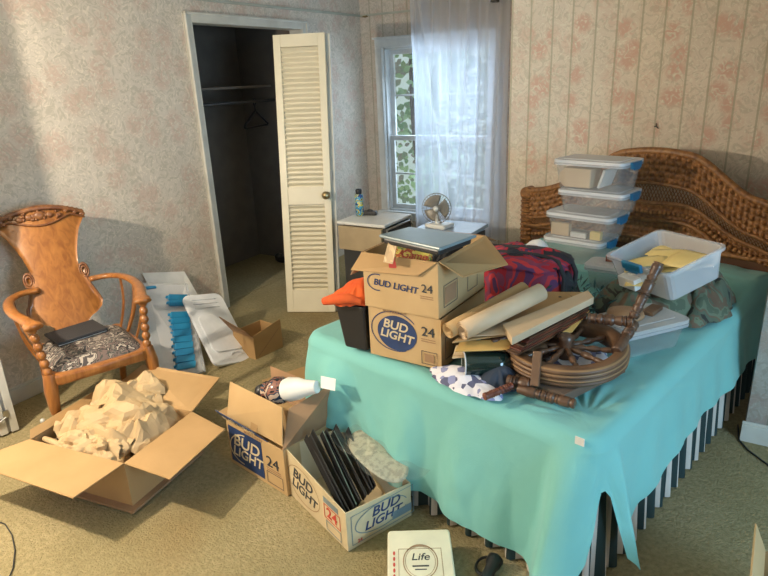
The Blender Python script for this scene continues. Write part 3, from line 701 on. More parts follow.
b = MB(); b.box(None, (.26, .19, .014), M=CM4 @ Matrix.Translation((-.03, .07, .462)) @ Matrix.Rotation(.15, 4, 'Z')); b.box(None, (.25, .18, .006), m=1, M=CM4 @ Matrix.Translation((-.03, .07, .453)) @ Matrix.Rotation(.15, 4, 'Z'))
tag(b.build('notebook', [M['charcoal'], M['paper']], bevel=.002), 'thin dark folder lying flat on the armchair seat', 'folder')
b = MB(); b.ball(atz(43, 422.5) + V((0, 0, .011)), .013, 10); tag(b.build('cotton_ball', M['white']), 'tiny white ball on the carpet beside the armchair front leg', 'ball')

# ------------------------------------------------------------------ cartons
def carton(name, label, P0, right, w, dpt, h, th=.004, m='kraft', group=None, z=0, inner='kraft_dark', rims=None, taper=1.):
    """open topped carton; P0 front-left bottom corner, right = direction of the front face"""
    r = V(right).normalized(); back = V((-r.y, r.x, 0)); P0 = V(P0)
    root = thing(name, label, 'box', P0 + r * w / 2 + back * dpt / 2, atan2(r.y, r.x), group)
    cor = [P0, P0 + r * w, P0 + r * w + back * dpt, P0 + back * dpt]; rz = rims or [h] * 4
    topc = [c + V((0, 0, q)) for c, q in zip(cor, rz)]
    cen = sum(cor, V()) / 4
    def ins(p, k=th): d = V((cen.x - p.x, cen.y - p.y, 0)); d = V((d.dot(r), d.dot(back), 0)); return p + r * math.copysign(k, d.x) + back * math.copysign(k, d.y)
    b = MB()
    for i in range(4):
        j = (i + 1) % 4
        b.hexa([cor[i], cor[j], ins(cor[j]), ins(cor[i]), topc[i], topc[j], ins(topc[j]), ins(topc[i])])
    b.hexa([ins(c) for c in cor] + [ins(c) + V((0, 0, th)) for c in cor])
    b.build('carton_body', M[m], root)
    return root, cor, topc, r, back
def flap(root, a, c, dirv, L, th=.004, m='kraft', skew=0., name='flap'):
    a, c, d = V(a), V(c), V(dirv).normalized() * L; e = (c - a).normalized() * skew
    b = MB(); b.sheet([a, c, c + d - e, a + d + e], th, 0); return b.build(name, M[m], root, bevel=.001)

# open carton full of packing paper
h = .225
A_, B_, C_, D_ = atz(30, 440, h), atz(124, 464, h), atz(199, 405, h), atz(97, 397, h)
r_ = (B_ - A_).normalized(); w_ = (B_ - A_).length; root, cor, tp, r, bk_ = carton('cardboard_box', 'large open cardboard box heaped with crumpled brown packing paper beside the armchair', V((A_.x, A_.y, .012)), (B_ - A_), w_, .42, h - .012)
O_ = [atz(-33, 463, h - .01), atz(73, 499, h - .01), atz(170, 480, h - .01), atz(225, 430, h - .01), atz(220, 378, h + .05), atz(143, 365, h + .09)]
for q in ([tp[0], tp[1], O_[1], O_[0]], [tp[1], tp[2], O_[3], O_[2]], [tp[2], tp[3], O_[5], O_[4]]):
    b = MB(); b.sheet(q, .005); b.build('flap', M['kraft'], root, bevel=.001)
b = MB(); b.sheet([tp[3], tp[0], tp[0] + V((.02, .03, .028)) - r * .05, tp[3] + V((.02, 0, .03)) - r * .05], .005); b.build('flap', M['kraft'], root, bevel=.001)
b = MB(); 
for k in range(3): 
    for i in range(3): pass
fm = face_mat(cor[0], r, (0, 0, 1)); 
text('lettering', 'EZ', face_mat(cor[0], r, (0, 0, 1), .27, .12), .04, M['ink'], root)
fm = face_mat(cor[1], bk_, (0, 0, 1), .12, .13)
text('lettering', 'UP', fm, .035, M['red_ink'], root)
b = MB(); e = r * .03 + bk_ * -.03
b.sheet([cor[0] - r * .03 - bk_ * .03 + V((0, 0, -.001)), cor[1] + r * .03 - bk_ * .03 + V((0, 0, -.001)), cor[2] + r * .03 + V((0, 0, -.001)), cor[3] - r * .03 + V((0, 0, -.001))], -.010)
tag(b.build('cardboard_sheet', M['kraft_dark']), 'flat brown cardboard sheet on the carpet under the large open box', 'cardboard')
def crumple(name, label, c, rad, seed, m='wrap', rz=0, group=None, amp=.62):
    b = MB(); bm = bmesh.new(); bmesh.ops.create_icosphere(bm, subdivisions=4, radius=1)
    Rm = Matrix.Rotation(rz, 3, 'Z'); rn = random.Random(int(seed * 100))
    pts = [V((rn.gauss(0, 1), rn.gauss(0, 1), rn.gauss(0, 1))).normalized() for _ in range(70)]
    hts = [rn.uniform(-.5, .55) for _ in pts]; tl = [V((rn.gauss(0, 1), rn.gauss(0, 1), rn.gauss(0, 1))) * .55 for _ in pts]
    for v in bm.verts:
        n_ = v.co.normalized()
        # upper envelope of tilted planes: broad flat facets meeting in sharp creases
        near = sorted(((n_ - p).length, i_) for i_, p in enumerate(pts))[:3]
        ev = [hts[i_] + tl[i_].dot(n_ - pts[i_]) - d_ * .55 for d_, i_ in near]
        k = 1 + amp * (max(ev) * .75 + ev[0] * .25) + .10 * noise.noise(n_ * 1.3 + V((seed, 0, 0))) + rn.uniform(-.022, .022)
        p = V((n_.x * rad[0] * k, n_.y * rad[1] * k, n_.z * rad[2] * k)); v.co = Rm @ p
    fl = min(v.co.z for v in bm.verts)
    b.add([V(c) + v.co for v in bm.verts], [[v.index for v in f.verts] for f in bm.faces], 0, False); bm.free()
    o = b.build(name, m if not isinstance(m, str) else M[m]); return tag(o, label, 'paper' if 'paper' in name else 'cloth', group)
ctr = (tp[0] + tp[1] + tp[2] + tp[3]) / 4
def bxp(u, v, z): return tp[0] + (tp[1] - tp[0]) * u + (tp[3] - tp[0]) * v + V((0, 0, z))
def paper_sheet(label, c, sx_, sy_, rz, A, seed, dome=.5, n=19, rim=0.):
    rn = random.Random(seed); pts = [(V((rn.uniform(-.6, .6), rn.uniform(-.6, .6), 0)), rn.uniform(-.6, 1)) for _ in range(26)]
    val = [(V((rn.uniform(-.6, .6), rn.uniform(-.6, .6), 0)), rn.uniform(-1, .4)) for _ in range(20)]
    c = V(c); Rz = Matrix.Rotation(rz, 3, 'Z'); jit = {}
    def f(u, v):
        p = V((u - .5 + rn.uniform(-.017, .017), v - .5 + rn.uniform(-.017, .017), 0))
        w = p + V((noise.noise(p * 4 + V((seed, 0, 0))), noise.noise(p * 4 + V((0, seed, 0))), 0)) * .07
        up1 = max(h - (w - q).length * 4.2 for q, h in pts); dn = min(h + (w - q).length * 4.2 for q, h in val)
        z = A * (.62 * up1 + .38 * dn)
        r2 = (p.x * 2) ** 2 + (p.y * 2) ** 2; edge = 1 - .16 * noise.noise(V((atan2(p.y, p.x) * 1.4, seed, 0)))
        z -= dome * r2 * .16 - rim * max(0, r2 - .9)
        sh = .10 * noise.noise(w * 3 + V((3, 3, seed)))
        return c + Rz @ V((sx_ * (p.x * edge + sh * .5), sy_ * (p.y * edge - sh), z))
    b = MB(); b.grid(f, n, n, smooth=False); o = b.build('packing_paper', M['wrap'], solid=.0012); return tag(o, label, 'paper')
crumple('packing_paper', 'crumpled kraft paper low in the middle of the open box, under the topmost sheet', bxp(.50, .60, .0), (.20, .14, .10), 1.3, rz=.25)
crumple('packing_paper', 'small crumpled kraft paper ball at the low front corner of the heap', bxp(.66, .20, -.04), (.10, .075, .07), 2.1)
crumple('packing_paper', 'small crumpled kraft paper ball at the low front of the heap, toward the left flap', bxp(.42, .16, -.04), (.10, .07, .075), 3.4, rz=.5)
paper_sheet('large wrinkled kraft paper sheet spread over the top of the heap', bxp(.52, .66, .10), .44, .34, .35, .12, 11, .55)
paper_sheet('wrinkled kraft paper sheet with raised peak at the armchair side of the heap', bxp(.36, .88, .12), .34, .26, .9, .13, 23, .5)
paper_sheet('wrinkled kraft paper sheet drooping over the flap nearest the printed cartons', bxp(.80, .62, .07), .22, .30, .1, .11, 37, .5)
paper_sheet('wrinkled kraft paper sheet sloping down to the near rim of the open box', bxp(.50, .34, .03), .38, .18, .05, .10, 41, .3)
paper_sheet('wrinkled kraft paper sheet along the left rim of the open box', bxp(.26, .54, .05), .24, .28, .2, .10, 53, .4)
b = MB(); a = bxp(.04, .12, -.02); b.tube([a, a + r * .09 - bk_ * .02 + V((0, 0, .01)), a + r * .16 - bk_ * .03 + V((0, 0, -.005))], [.012, .015, .01], 8); tag(b.build('paper_twist', M['wrap']), 'small twist of kraft paper in the near corner of the large open box', 'paper')

# printed beer carton with raised flaps
def oval(root, Mx, a, c, m, nm='printed_oval', ring=None):
    b = MB(); b.prism(ellipse(a, c, 40), Mx, .0006); b.build(nm, M[m], root)
def ring(root, Mx, a, c, t, m, a0=0, a1=2 * pi):
    b = MB(); n = 40; o1 = ellipse(a, c, n, a0, a1) + [(a * cos(a1), c * sin(a1))]; o2 = ellipse(a - t, c - t, n, a0, a1) + [((a - t) * cos(a1), (c - t) * sin(a1))]
    vs = [Mx @ V((x, y, .0006)) for x, y in o1] + [Mx @ V((x, y, .0006)) for x, y in o2]; k = n + 1
    b.add(vs, [(i, i + 1, k + i + 1, k + i) for i in range(n)]); b.build('printed_ring', M[m], root)
def rect(root, Mx, x0, z0, x1, z1, m, nm='printed_panel', lift=.0006):
    b = MB(); b.prism([(x0, z0), (x1, z0), (x1, z1), (x0, z1)], Mx, lift); return b.build(nm, M[m], root)
def frame(root, Mx, x0, z0, x1, z1, m, t=.0022):
    b = MB()
    for q in ((x0, z0, x1, z0 + t), (x0, z1 - t, x1, z1), (x0, z0, x0 + t, z1), (x1 - t, z0, x1, z1)): b.prism([(q[0], q[1]), (q[2], q[1]), (q[2], q[3]), (q[0], q[3])], Mx, .0006)
    b.build('printed_frame', M[m], root)
P0, P1 = atz(232, 462, 0), atz(288, 497, 0); rr = (P1 - P0); w1 = rr.length
root, cor, tp, r, bk_ = carton('beer_carton', 'cardboard beer carton with a blue printed panel and raised lit flap, holding a jug', P0 + V((0, 0, .002)), rr, w1, .27, .225, m='kraft_pale')
fm = face_mat(cor[0], r, (0, 0, 1))
rect(root, fm, .012, .02, w1 * .63, .205, 'blue')
fm2 = face_mat(cor[0], r, (0, 0, 1), lift=.0022)
text('lettering', 'BUD', fm2 @ Matrix.Translation((.135, .142, 0)), .082, M['cream_print'], root, sx=1.15, shear=.25, offset=.0009)
text('lettering', 'LIGHT', fm2 @ Matrix.Translation((.135, .082, 0)), .070, M['cream_print'], root, sx=1.1, shear=.25, offset=.0009)
ring(root, fm2 @ Matrix.Translation((.125, .112, 0)) @ Matrix.Rotation(.25, 4, 'Z'), .115, .078, .006, 'cream_print', 1.3, 4.4)
text('lettering', '24', fm2 @ Matrix.Translation((w1 * .80, .128, 0)), .072, M['ink'], root, sx=1.2)
b = MB(); 
for k in range(2): b.prism([(w1 * .69, .094 - k * .010), (w1 * .93, .094 - k * .010), (w1 * .93, .098 - k * .010), (w1 * .69, .098 - k * .010)], fm2, .0004)
b.build('small_print', M['kraft_dark'], root)
frame(root, fm2, w1 * .68, .02, w1 * .95, .078, 'ink')
text('lettering', 'BUD LIGHT', fm2 @ Matrix.Translation((.2, .214, 0)), .016, M['kraft_dark'], root, sx=1.6)
# flaps: inner printed flap and a tall plain flap on the front, brown ones at the sides
up_ = V((0, 0, 1))
b = MB(); b.sheet([tp[0] + up_ * .001 - r * .02, tp[1] - r * .10, tp[1] - bk_ * .03 + up_ * .045 - r * .16, tp[0] - bk_ * .03 + up_ * .05 - r * .03], .003); o = b.build('printed_flap', M['blue'], root)
fmf = face_mat(tp[0] + V((0, 0, .001)) - r * .02, r, up_ * .05 - bk_ * .03)
text('lettering', 'BUD LIGHT', fmf @ Matrix.Translation((.14, .026, .003)), .034, M['cream_print'], root, sx=1.4, shear=.2)
fa, fb, fc, fd = tp[0] + bk_ * .008, tp[1] + bk_ * .008 - r * .01, V(), V()
fd = fa + bk_ * .045 + up_ * .165 - r * .01; fc = fb + bk_ * .03 + up_ * .175 - r * .015
b = MB(); b.sheet([fa + up_ * .012, fb + up_ * .012, fc, fd], .004); b.build('flap', M['kraft_pale'], root, bevel=.001)
fm3 = face_mat(fa + up_ * .012, r, fd - fa); rect(root, fm3 @ Matrix.Translation((0, 0, .0012)), w1 * .44, 0, w1 * .56, .155, 'kraft', 'tape')
b = MB(); b.sheet([tp[1] + up_ * .0, tp[2], atz(335, 383, .43), atz(289, 409, .36)], .004); b.build('flap', M['kraft_dark'], root, bevel=.001)
b = MB(); b.sheet([tp[2], tp[3], tp[3] + up_ * .12 + bk_ * .05 - r * .06, tp[2] + up_ * .13 + bk_ * .05 - r * .06], .004); b.build('flap', M['kraft_dark'], root, bevel=.001)
b = MB(); b.sheet([tp[3], tp[0], tp[0] - r * .05 + up_ * .02, tp[3] - r * .05 + up_ * .03], .004); b.build('flap', M['kraft'], root, bevel=.001)
# jug lying across it
j0 = atz(259, 392, .375); j1 = atz(317, 387, .455); dj = (j1 - j0); L = dj.length
jug = thing('ceramic_jug', 'mottled dark and white ceramic jug lying in the blue printed beer carton', 'jug', j0)
b = MB(); b.lathe([(0, 0), (.0, .030), (.012, .034), (.03, .036), (.038, .028)], j0, j1, 20); b.build('stopper', M['black'], jug)
b = MB(); b.lathe([(.036, .036), (.045, .044), (.06, .040), (.075, .050), (.10, .060), (.13, .058), (.15, .045)], j0, j1, 24); b.build('jug_body', M['jug'], jug)
b = MB(); b.lathe([(.148, .046), (.17, .052), (.22, .046), (L * .8, .036), (L, .026)], j0, j1, 24); b.build('neck', M['paper'], jug)
b = MB(); q = [atz(321, 376, .49), atz(336, 379, .49), atz(335, 391, .455), atz(321, 388, .455)]; b.sheet(q, .002); tag(b.build('paper_card', M['paper']), 'small white card sticking up between the jug and the bedspread', 'card')

# second beer carton, cut low, with dark frames in it
P0, P1 = atz(289, 492, 0), atz(348, 551, 0); rr = P1 - P0; w2 = rr.length
root, cor, tp, r, bk_ = carton('beer_carton', 'low open beer carton with a red 24 at its corner, full of dark hangers', P0 + V((.004, -.004, .002)), rr, w2, .305, .2, m='cream_print', rims=[.225, .170, .155, .20])
fm = face_mat(cor[0], r, (0, 0, 1), lift=.0015)
text('lettering', 'BUD', fm @ Matrix.Translation((.135, .135, 0)) @ Matrix.Rotation(-.10, 4, 'Z'), .066, M['ink'], root, sx=1.15, shear=.2, offset=.0007)
text('lettering', 'LIGHT', fm @ Matrix.Translation((.14, .080, 0)) @ Matrix.Rotation(-.10, 4, 'Z'), .060, M['ink'], root, sx=1.15, shear=.2, offset=.0007)
ring(root, fm @ Matrix.Translation((.14, .105, 0)) @ Matrix.Rotation(-.1, 4, 'Z'), .125, .082, .003, 'kraft_dark')
text('lettering', '24', fm @ Matrix.Translation((w2 * .78, .095, 0)), .062, M['red_ink'], root, sx=1.2, offset=.0007)
frame(root, fm, w2 * .66, .065, w2 * .91, .128, 'red_ink', .003)
rect(root, fm, w2 * .66, .135, w2 * .89, .160, 'slate'); frame(root, fm, w2 * .68, .012, w2 * .91, .055, 'slate', .003)
fr_ = face_mat(cor[1], bk_, (0, 0, 1), lift=.0015)
text('lettering', 'BUD', fr_ @ Matrix.Translation((.18, .112, 0)), .056, M['blue'], root, sx=1.2, shear=.25, offset=.0007)
text('lettering', 'LIGHT', fr_ @ Matrix.Translation((.165, .066, 0)), .052, M['blue'], root, sx=1.2, shear=.25, offset=.0007)
ring(root, fr_ @ Matrix.Translation((.16, .086, 0)), .125, .058, .004, 'slate', .2, 6.0)
frame(root, fr_, .02, .015, .315, .145, 'slate', .0025); rect(root, fr_, .21, .03, .305, .065, 'slate'); text('lettering', '24', fr_ @ Matrix.Translation((.055, .022, 0)), .022, M['red_ink'], root)
cc = [c for c in cor]
def b2(u, v, z): return cor[0] + (cor[1] - cor[0]) * u + (cor[3] - cor[0]) * v + V((0, 0, z))
for k in range(11):
    jr_ = random.Random(k + 50).uniform; v = .10 + k * .062 + jr_(-.02, .02); a_ = V((jr_(-.02, .02), jr_(-.02, .02), jr_(-.01, .02))) + b2(.20 + .035 * sin(k * 2.1), v + .10, .285 - .004 * k + .01 * sin(k * 3)); c_ = b2(.90 - .01 * k, v * .9 + .0, .115 + .002 * k)
    b = MB(); d_ = (c_ - a_).normalized(); b.bar(a_, c_, .006, .030, up=(.3, .1, 1)); b.bar(a_ + up_ * .004, c_ + up_ * .004, .0022, .030, up=(.3, .1, 1), m=1)
    pos = ['nearest the carton front', 'second from the carton front', 'third from the carton front', 'fourth from the carton front', 'fifth from the carton front', 'in the middle of the bundle', 'fifth from the doily', 'fourth from the doily', 'third from the doily', 'second from the doily', 'next to the doily'][k]
    tag(b.build('picture_frame', [M['black'], M['steel'] if k in (3, 7) else M['dark']]), 'thin black strip standing in the low beer carton, ' + pos, 'frame', 'dark strips in the low beer carton')
dc = b2(.66, .86, .225)
dl = thing('lace_doily', 'cream lace doily in clear wrap laid over the dark strips', 'doily', dc)
def doil(u, v):
    a = 2 * pi * u; q = (cor[1] - cor[0]).normalized() * cos(a) * .165 * v + bk_ * sin(a) * .085 * v
    return dc + q + V((0, 0, .012 * cos(v * 2) + .007 * sin(a * 3) * v - .15 * (cos(a) * .165 * v)))
b = MB(); b.grid(doil, 40, 10, closed_u=True); b.build('doily_lace', M['doily'], dl, solid=.004)
def wrapf(u, v):
    q = (cor[1] - cor[0]).normalized() * (u - .5) * .42 + bk_ * (v - .5) * .22
    return dc + q + V((0, 0, .018 + .010 * sin(u * 17 + v * 9) - .14 * (u - .5) * .4 - .05 * max(0, .3 - u)))
b = MB(); b.grid(wrapf, 30, 16); b.build('clear_wrap', M['doily_bag'], dl)

# small cardboard box near the closet
P0, P1 = atz(256, 360, 0), atz(283, 347, 0); rr = P1 - P0
root, cor, tp, r, bk_ = carton('cardboard_box', 'small open cardboard box with a raised flap in front of the closet', P0 + V((0, 0, .001)), rr, rr.length, .20, .15)
b = MB(); b.sheet([tp[3], tp[0], tp[0] - r * .05 + V((0, 0, .055)) , tp[3] - r * .09 + V((0, 0, .13))], .004); b.build('flap', M['kraft_dark'], root)
b = MB(); b.sheet([tp[0], tp[1], tp[1] - bk_ * .0 + V((0, 0, .05)), tp[0] + V((0, 0, .01))], .004); b.build('flap', M['kraft'], root)
fm = face_mat(cor[0], r, (0, 0, 1), lift=.002); b = MB(); b.prism([(.02, .015), (.03, .015), (rr.length - .02, .14), (rr.length - .03, .14)], fm, .0005); b.build('tape', M['kraft_dark'], root)
# flat cardboard piece behind the first carton
q = [atz(262, 380, .01), atz(312, 364, .01), atz(322, 378, .01), atz(285, 396, .01)]; b = MB(); b.sheet(q, -.006); tag(b.build('cardboard_sheet', M['kraft']), 'flat tan cardboard piece on the carpet between the bed foot and blue printed carton', 'cardboard')

# cream box at the bottom edge
hb_ = .085; q = [atz(393, 531.5, hb_), atz(444, 530, hb_), atz(462, 585, hb_), atz(390, 585, hb_)]
r_ = (q[1] - q[0]).normalized(); bb_ = V((-r_.y, r_.x, 0)); w3 = (q[1] - q[0]).length; Ld = .34
c0 = q[0] - bb_ * Ld
root = thing('keepsake_box', 'cream lidded box with ornate oval lettering on the carpet at the foot of the bed', 'box', (c0 + q[1]) / 2 * 1, 0); 
Mx = face_mat(c0 + r_ * w3 / 2 + bb_ * Ld / 2, r_, bb_)
Mb = Mx.copy(); Mb.translation = Mx.translation - V((0, 0, hb_))
b = MB(); b.prism(rrect(w3 + .03, Ld, .012), Mb, hb_ - .03); b.build('box_base', M['dark'], root)
b = MB(); b.prism(rrect(w3 + .04, Ld + .01, .014), Mb @ Matrix.Translation((0, 0, hb_ - .045)), .045); b.build('lid', mat('cream_lid', (.78, .74, .56), .4), root, bevel=.006)
Mt = Mx @ Matrix.Translation((0, .02, .0005))
for a, c, t, lo, hi in ((.060, .080, .003, 0, 2 * pi), (.052, .070, .0015, 0, 2 * pi), (.050, .040, .004, .3, 2.84)):
    ring(root, Mt @ Matrix.Translation((0, .035 if c == .04 else 0, 0)), a, c, t, 'kraft_dark', lo, hi)
frame(root, Mt, -.075, -.09, .075, .06, 'kraft_dark', .0015)
text('lettering', 'Life', Mt @ Matrix.Translation((0, .02, 0)), .045, M['ink'], root, shear=.2); rect(root, Mt, -.028, -.024, .028, -.018, 'ink', 'printed_rule'); rect(root, Mt, -.02, -.038, .02, -.034, 'ink', 'printed_rule')
for k in range(5): 
    b = MB(); b.prism([(x * 1, y) for x, y in ellipse(.004, .010, 10)], Mt @ Matrix.Translation((-.09, .04 - k * .026, 0)), .0004); b.build('printed_scroll', M['red_ink'], root)
# small black object at bottom edge
p = atz(489, 578, 0); fl = thing('flashlight', 'small black flashlight with a wrist loop on the carpet beneath the hanging spread', 'flashlight', p)
b = MB(); b.lathe([(0, .018), (.05, .02), (.10, .02), (.115, .027), (.14, .029), (.145, .024), (.146, 0)], p + V((.0, -.08, .022)), p + V((.0, .1, .035)), 18); b.build('flashlight_body', M['black'], fl)
b = MB(); b.torus(p + V((-.03, .035, .012)), .028, .005, nu=24, nv=6, sy=1.5); b.build('wrist_loop', M['black'], fl)
# bottom right box
P0 = V((3.575, -3.86, .001)); root, cor, tp, r, bk_ = carton('cardboard_box', 'cardboard box at the lower right edge of the picture holding white papers', P0, (1, -.03, 0), .34, .40, .24)
b = MB(); b.sheet([tp[3] - r * .0, tp[0], tp[0] + V((-.035, 0, .085)), tp[3] + V((-.035, 0, .085))], .005); b.build('flap', M['kraft_pale'], root)
b = MB(); b.box(None, (.24, .30, .012), M=Matrix.Translation((3.80, -3.68, .20)) @ Matrix.Rotation(.25, 4, 'Y') @ Matrix.Rotation(.5, 4, 'Z')); tag(b.build('paper_stack', M['paper']), 'white papers tilted inside the box at the lower right edge', 'papers')
# cords
b = MB(); P = [atz(x, y, .006) for x, y in ((-6, 520), (5, 524), (12, 535), (15, 550), (13, 568), (6, 585))]; b.tube(P, .0025, 6); tag(b.build('thin_cord', M['cord']), 'thin dark cord curving on the carpet at the lower left edge', 'cord')
b = MB(); P = [atz(x, y, .006) for x, y in ((738, 425), (739, 440), (748, 450), (760, 459), (775, 470))]; b.tube(P, .004, 6); tag(b.build('power_cord', M['cord']), 'black power cord on the carpet near the right wall baseboard', 'cord')

# ------------------------------------------------------------------ storage things against the left wall
def quadpt(q, u, v): return (q[0] * (1 - u) + q[1] * u) * (1 - v) + (q[3] * (1 - u) + q[2] * u) * v
TLx = .10
q = [atx(136, 283, .08), atx(186, 287, .14), atz(203, 372, .0), atz(160, 372, .0)]
# leaning clear case: top edge against the wall
t0 = atx(137, 284, .09); t1 = atx(184, 286, .14); b0 = atz(156, 384, .0); b1 = atz(202, 374, .0)
cs_ = thing('storage_case', 'clear plastic case of blue hanger clips leaning on the wall beside the armchair', 'case', (b0 + b1) / 2)
n_ = (t1 - t0).cross(b0 - t0).normalized(); 
if n_.x < 0: n_ = -n_
def cq(u, v, k=0): return quadpt([t0, t1, b1, b0], u, v) + n_ * k * .4
b = MB(); b.add([cq(0, 0), cq(1, 0), cq(1, 1), cq(0, 1), cq(0, 0, .07), cq(1, 0, .07), cq(1, 1, .07), cq(0, 1, .07)], [(0, 1, 2, 3), (7, 6, 5, 4), (0, 4, 5, 1), (1, 5, 6, 2), (2, 6, 7, 3), (3, 7, 4, 0)])
b.build('clear_shell', M['clear_bag'], cs_, bevel=.01)
for i in range(12):
    if i == 2: continue
    v = .16 + i * .066; b = MB(); u_ = .52 - .12 * (i / 12); a_, c_ = cq(u_, v, .074), cq(u_ + .40, v + .004, .074); d_ = cq(.5, v + .06, .0) - cq(.5, v, .0)
    b.hexa([a_, c_, c_ + d_ * .85, a_ + d_ * .85, a_ + n_ * .028, c_ + n_ * .028, c_ + d_ * .85 + n_ * .012, a_ + d_ * .85 + n_ * .012])
    b.bar(a_ - (c_ - a_) * .04, a_ - (c_ - a_) * .01 + d_ * .3, .01, .02, up=n_); b.bar(c_ + (c_ - a_) * .04, c_ + (c_ - a_) * .01 + d_ * .3, .01, .02, up=n_); b.build('blue_clip', M['rib'], cs_, bevel=.003)
b = MB(); a_ = cq(.12, .07, .075); b.bar(a_, cq(.32, .055, .075), .02, .012, up=n_); b.build('blue_handle', M['rib'], cs_, bevel=.003)
for u in (0, 1):
    b = MB(); b.bar(cq(u, 0, .075), cq(u, 1, .075), .012, .012, up=n_); b.build('rim', M['clear2'], cs_)
# white lid leaning
pts = [(189, 297), (203, 291), (220, 300), (233, 326), (246.5, 355), (216, 373), (206, 371), (198, 340)]
L0, L1, L2 = V((.06, -2.55, .30)), V((.64, -2.97, .0)), V((.70, -2.68, .0))
lid_n = None
c_top = [atx(189, 293, .33), atx(223, 299, .40)]; c_bot = [atz(207, 374, .004), atz(247, 357, .004)]
ld = thing('plastic_tray', 'white plastic tray with a raised centre leaning by the closet frame', 'tray', (c_bot[0] + c_bot[1]) / 2)
O = (c_top[0] + c_top[1] + c_bot[0] + c_bot[1]) / 4; ux_ = ((c_top[1] - c_top[0]) + (c_bot[1] - c_bot[0])).normalized(); uy_ = ((c_top[0] + c_top[1]) - (c_bot[0] + c_bot[1])).normalized()
Lm = face_mat(O, ux_, uy_, lift=0); LW = (c_bot[1] - c_bot[0]).length * .97; LH = ((c_top[0] + c_top[1]) / 2 - (c_bot[0] + c_bot[1]) / 2).length
if Lm.col[2].x < 0: pass
b = MB(); b.prism(rrect(LW, LH, .05), Lm, .022); b.build('tray_panel', M['white_pl'], ld, bevel=.006)
b = MB(); b.prism(rrect(LW * .78, LH * .52, .04), Lm @ Matrix.Translation((0, -LH * .08, .022)), .012); b.build('raised_centre', M['white_pl'], ld, bevel=.006)
b = MB()
for y in (.30, .36, .42): b.prism(rrect(LW * .62, .014, .006), Lm @ Matrix.Translation((0, LH * y, .022)), .007); b.build('moulded_rib', M['white_pl'], ld); b = MB()
b.tube([Lm @ V((x, y, .03)) for x, y in [(LW * .12 + LW * .13 * cos(t), -LH * .40 + .02 * sin(t)) for t in [i * pi / 8 for i in range(9)]]], .004, 6); b.build('grip', M['white_pl'], ld)
# second paler sheet behind the case
t0_, t1_ = V((.03, -2.86, .50)), V((.03, -2.52, .47)); b0_, b1_ = V((.26, -2.84, .0)), V((.26, -2.50, .0))
b = MB(); b.sheet([b0_, b1_, t1_ + V((0, 0, -.06)), t0_], .008); tag(b.build('white_board', M['paper']), 'white board leaning on the wall behind the clear case', 'board')

# ------------------------------------------------------------------ behind the bed: white topped cabinet, nightstand, fan
CX0, CX1, CY0, CY1, CZ = .90, 1.30, -1.85, -1.46, .70
cab = thing('small_cabinet', 'white topped cabinet with a tan drawer front standing under the window', 'cabinet', ((CX0 + CX1) / 2, (CY0 + CY1) / 2, 0))
b = MB(); b.box(((CX0 + CX1) / 2 + .02, (CY0 + CY1) / 2, .34), (CX1 - CX0 - .03, CY1 - CY0 - .03, .66)); b.build('cabinet_body', M['dark'], cab, bevel=.01)
b = MB(); b.box(((CX0 + CX1) / 2, (CY0 + CY1) / 2, CZ - .012), (CX1 - CX0, CY1 - CY0, .024)); b.build('top', M['white'], cab, bevel=.009)
b = MB(); b.box(((CX0 + CX1) / 2, CY0 - .0, .585), (CX1 - CX0 - .04, .03, .17)); b.build('drawer', mat('tan_laminate', (.46, .35, .21), .5), cab, bevel=.004)
b = MB(); b.tube([(CX1 + .012, CY0 + .01, .62), (CX1 + .012, CY0 + .01, .665), (CX1 + .012, CY1 - .06, .665), (CX1 + .012, CY1 - .01, .62)], .007, 8); b.build('chrome_trim', M['steel'], cab)
for x in (CX0 + .05, CX1 - .05):
    for y in (CY0 + .05, CY1 - .05):
        b = MB(); b.tube([(x, y, 0), (x, y, .02)], .02); b.build('foot', M['black'], cab)
# spray can
p = V((.965, -1.64, CZ)); can = thing('spray_can', 'tall blue and black printed spray can on the white cabinet top', 'can', p)
b = MB(); b.lathe([(0, .029), (.004, .031), (.150, .031), (.160, .022)], p, p + V((0, 0, 1)), 20); b.build('can_body', M['can'], can)
b = MB(); b.lathe([(.158, .0215), (.185, .024), (.195, .020), (.197, .0)], p, p + V((0, 0, 1)), 18); b.build('cap', M['black'], can)
p = V((1.03, -1.60, CZ)); b = MB(); b.box(p + V((0, 0, .016)), (.10, .05, .03), rz=.3); b.ball(p + V((0, 0, .032)), .018, 10, sc=(1.6, 1, .6)); tag(b.build('camera_case', M['black'], bevel=.01), 'small black rounded gadget beside the spray can on the cabinet', 'gadget')
ns = thing('nightstand', 'nightstand with a blue grey top between the window curtain and the bed', 'nightstand', (1.78, -1.72, 0))
b = MB(); b.box((1.73, -1.70, .688), (.40, .30, .024)); b.build('top', mat('blue_grey_top', (.36, .42, .50), .25), ns, bevel=.004)
b = MB(); b.box((1.73, -1.70, .33), (.37, .27, .66)); b.build('nightstand_body', M['dark'], ns, bevel=.004)
b = MB(); b.box((1.73, -1.843, .56), (.32, .018, .18)); dr = b.build('drawer', M['black'], ns, bevel=.003)
b = MB(); b.ball((1.73, -1.862, .56), .014, 10); b.build('knob', M['brass'], dr)
fp = V((1.655, -1.76, .70)); fan = thing('desk_fan', 'small round desk fan with grey blades and a white base on the nightstand', 'fan', fp)
b = MB(); b.box(fp + V((.015, 0, .014)), (.16, .12, .028), rz=-.2); b.build('base', M['white'], fan, bevel=.01)
b = MB(); b.lathe([(0, .02), (.03, .014), (.06, .012)], fp + V((0, 0, .026)), fp + V((0, 0, .5)), 12); b.build('neck', M['white'], fan)
fn = (CP - fp); fn.z = .25; fn.normalize(); fn = (fn + V((-.25, 0, 0))).normalized(); fc = fp + V((-.005, 0, .125))
FM = fn.to_track_quat('Z', 'Y').to_matrix().to_4x4(); FM.translation = fc
b = MB()
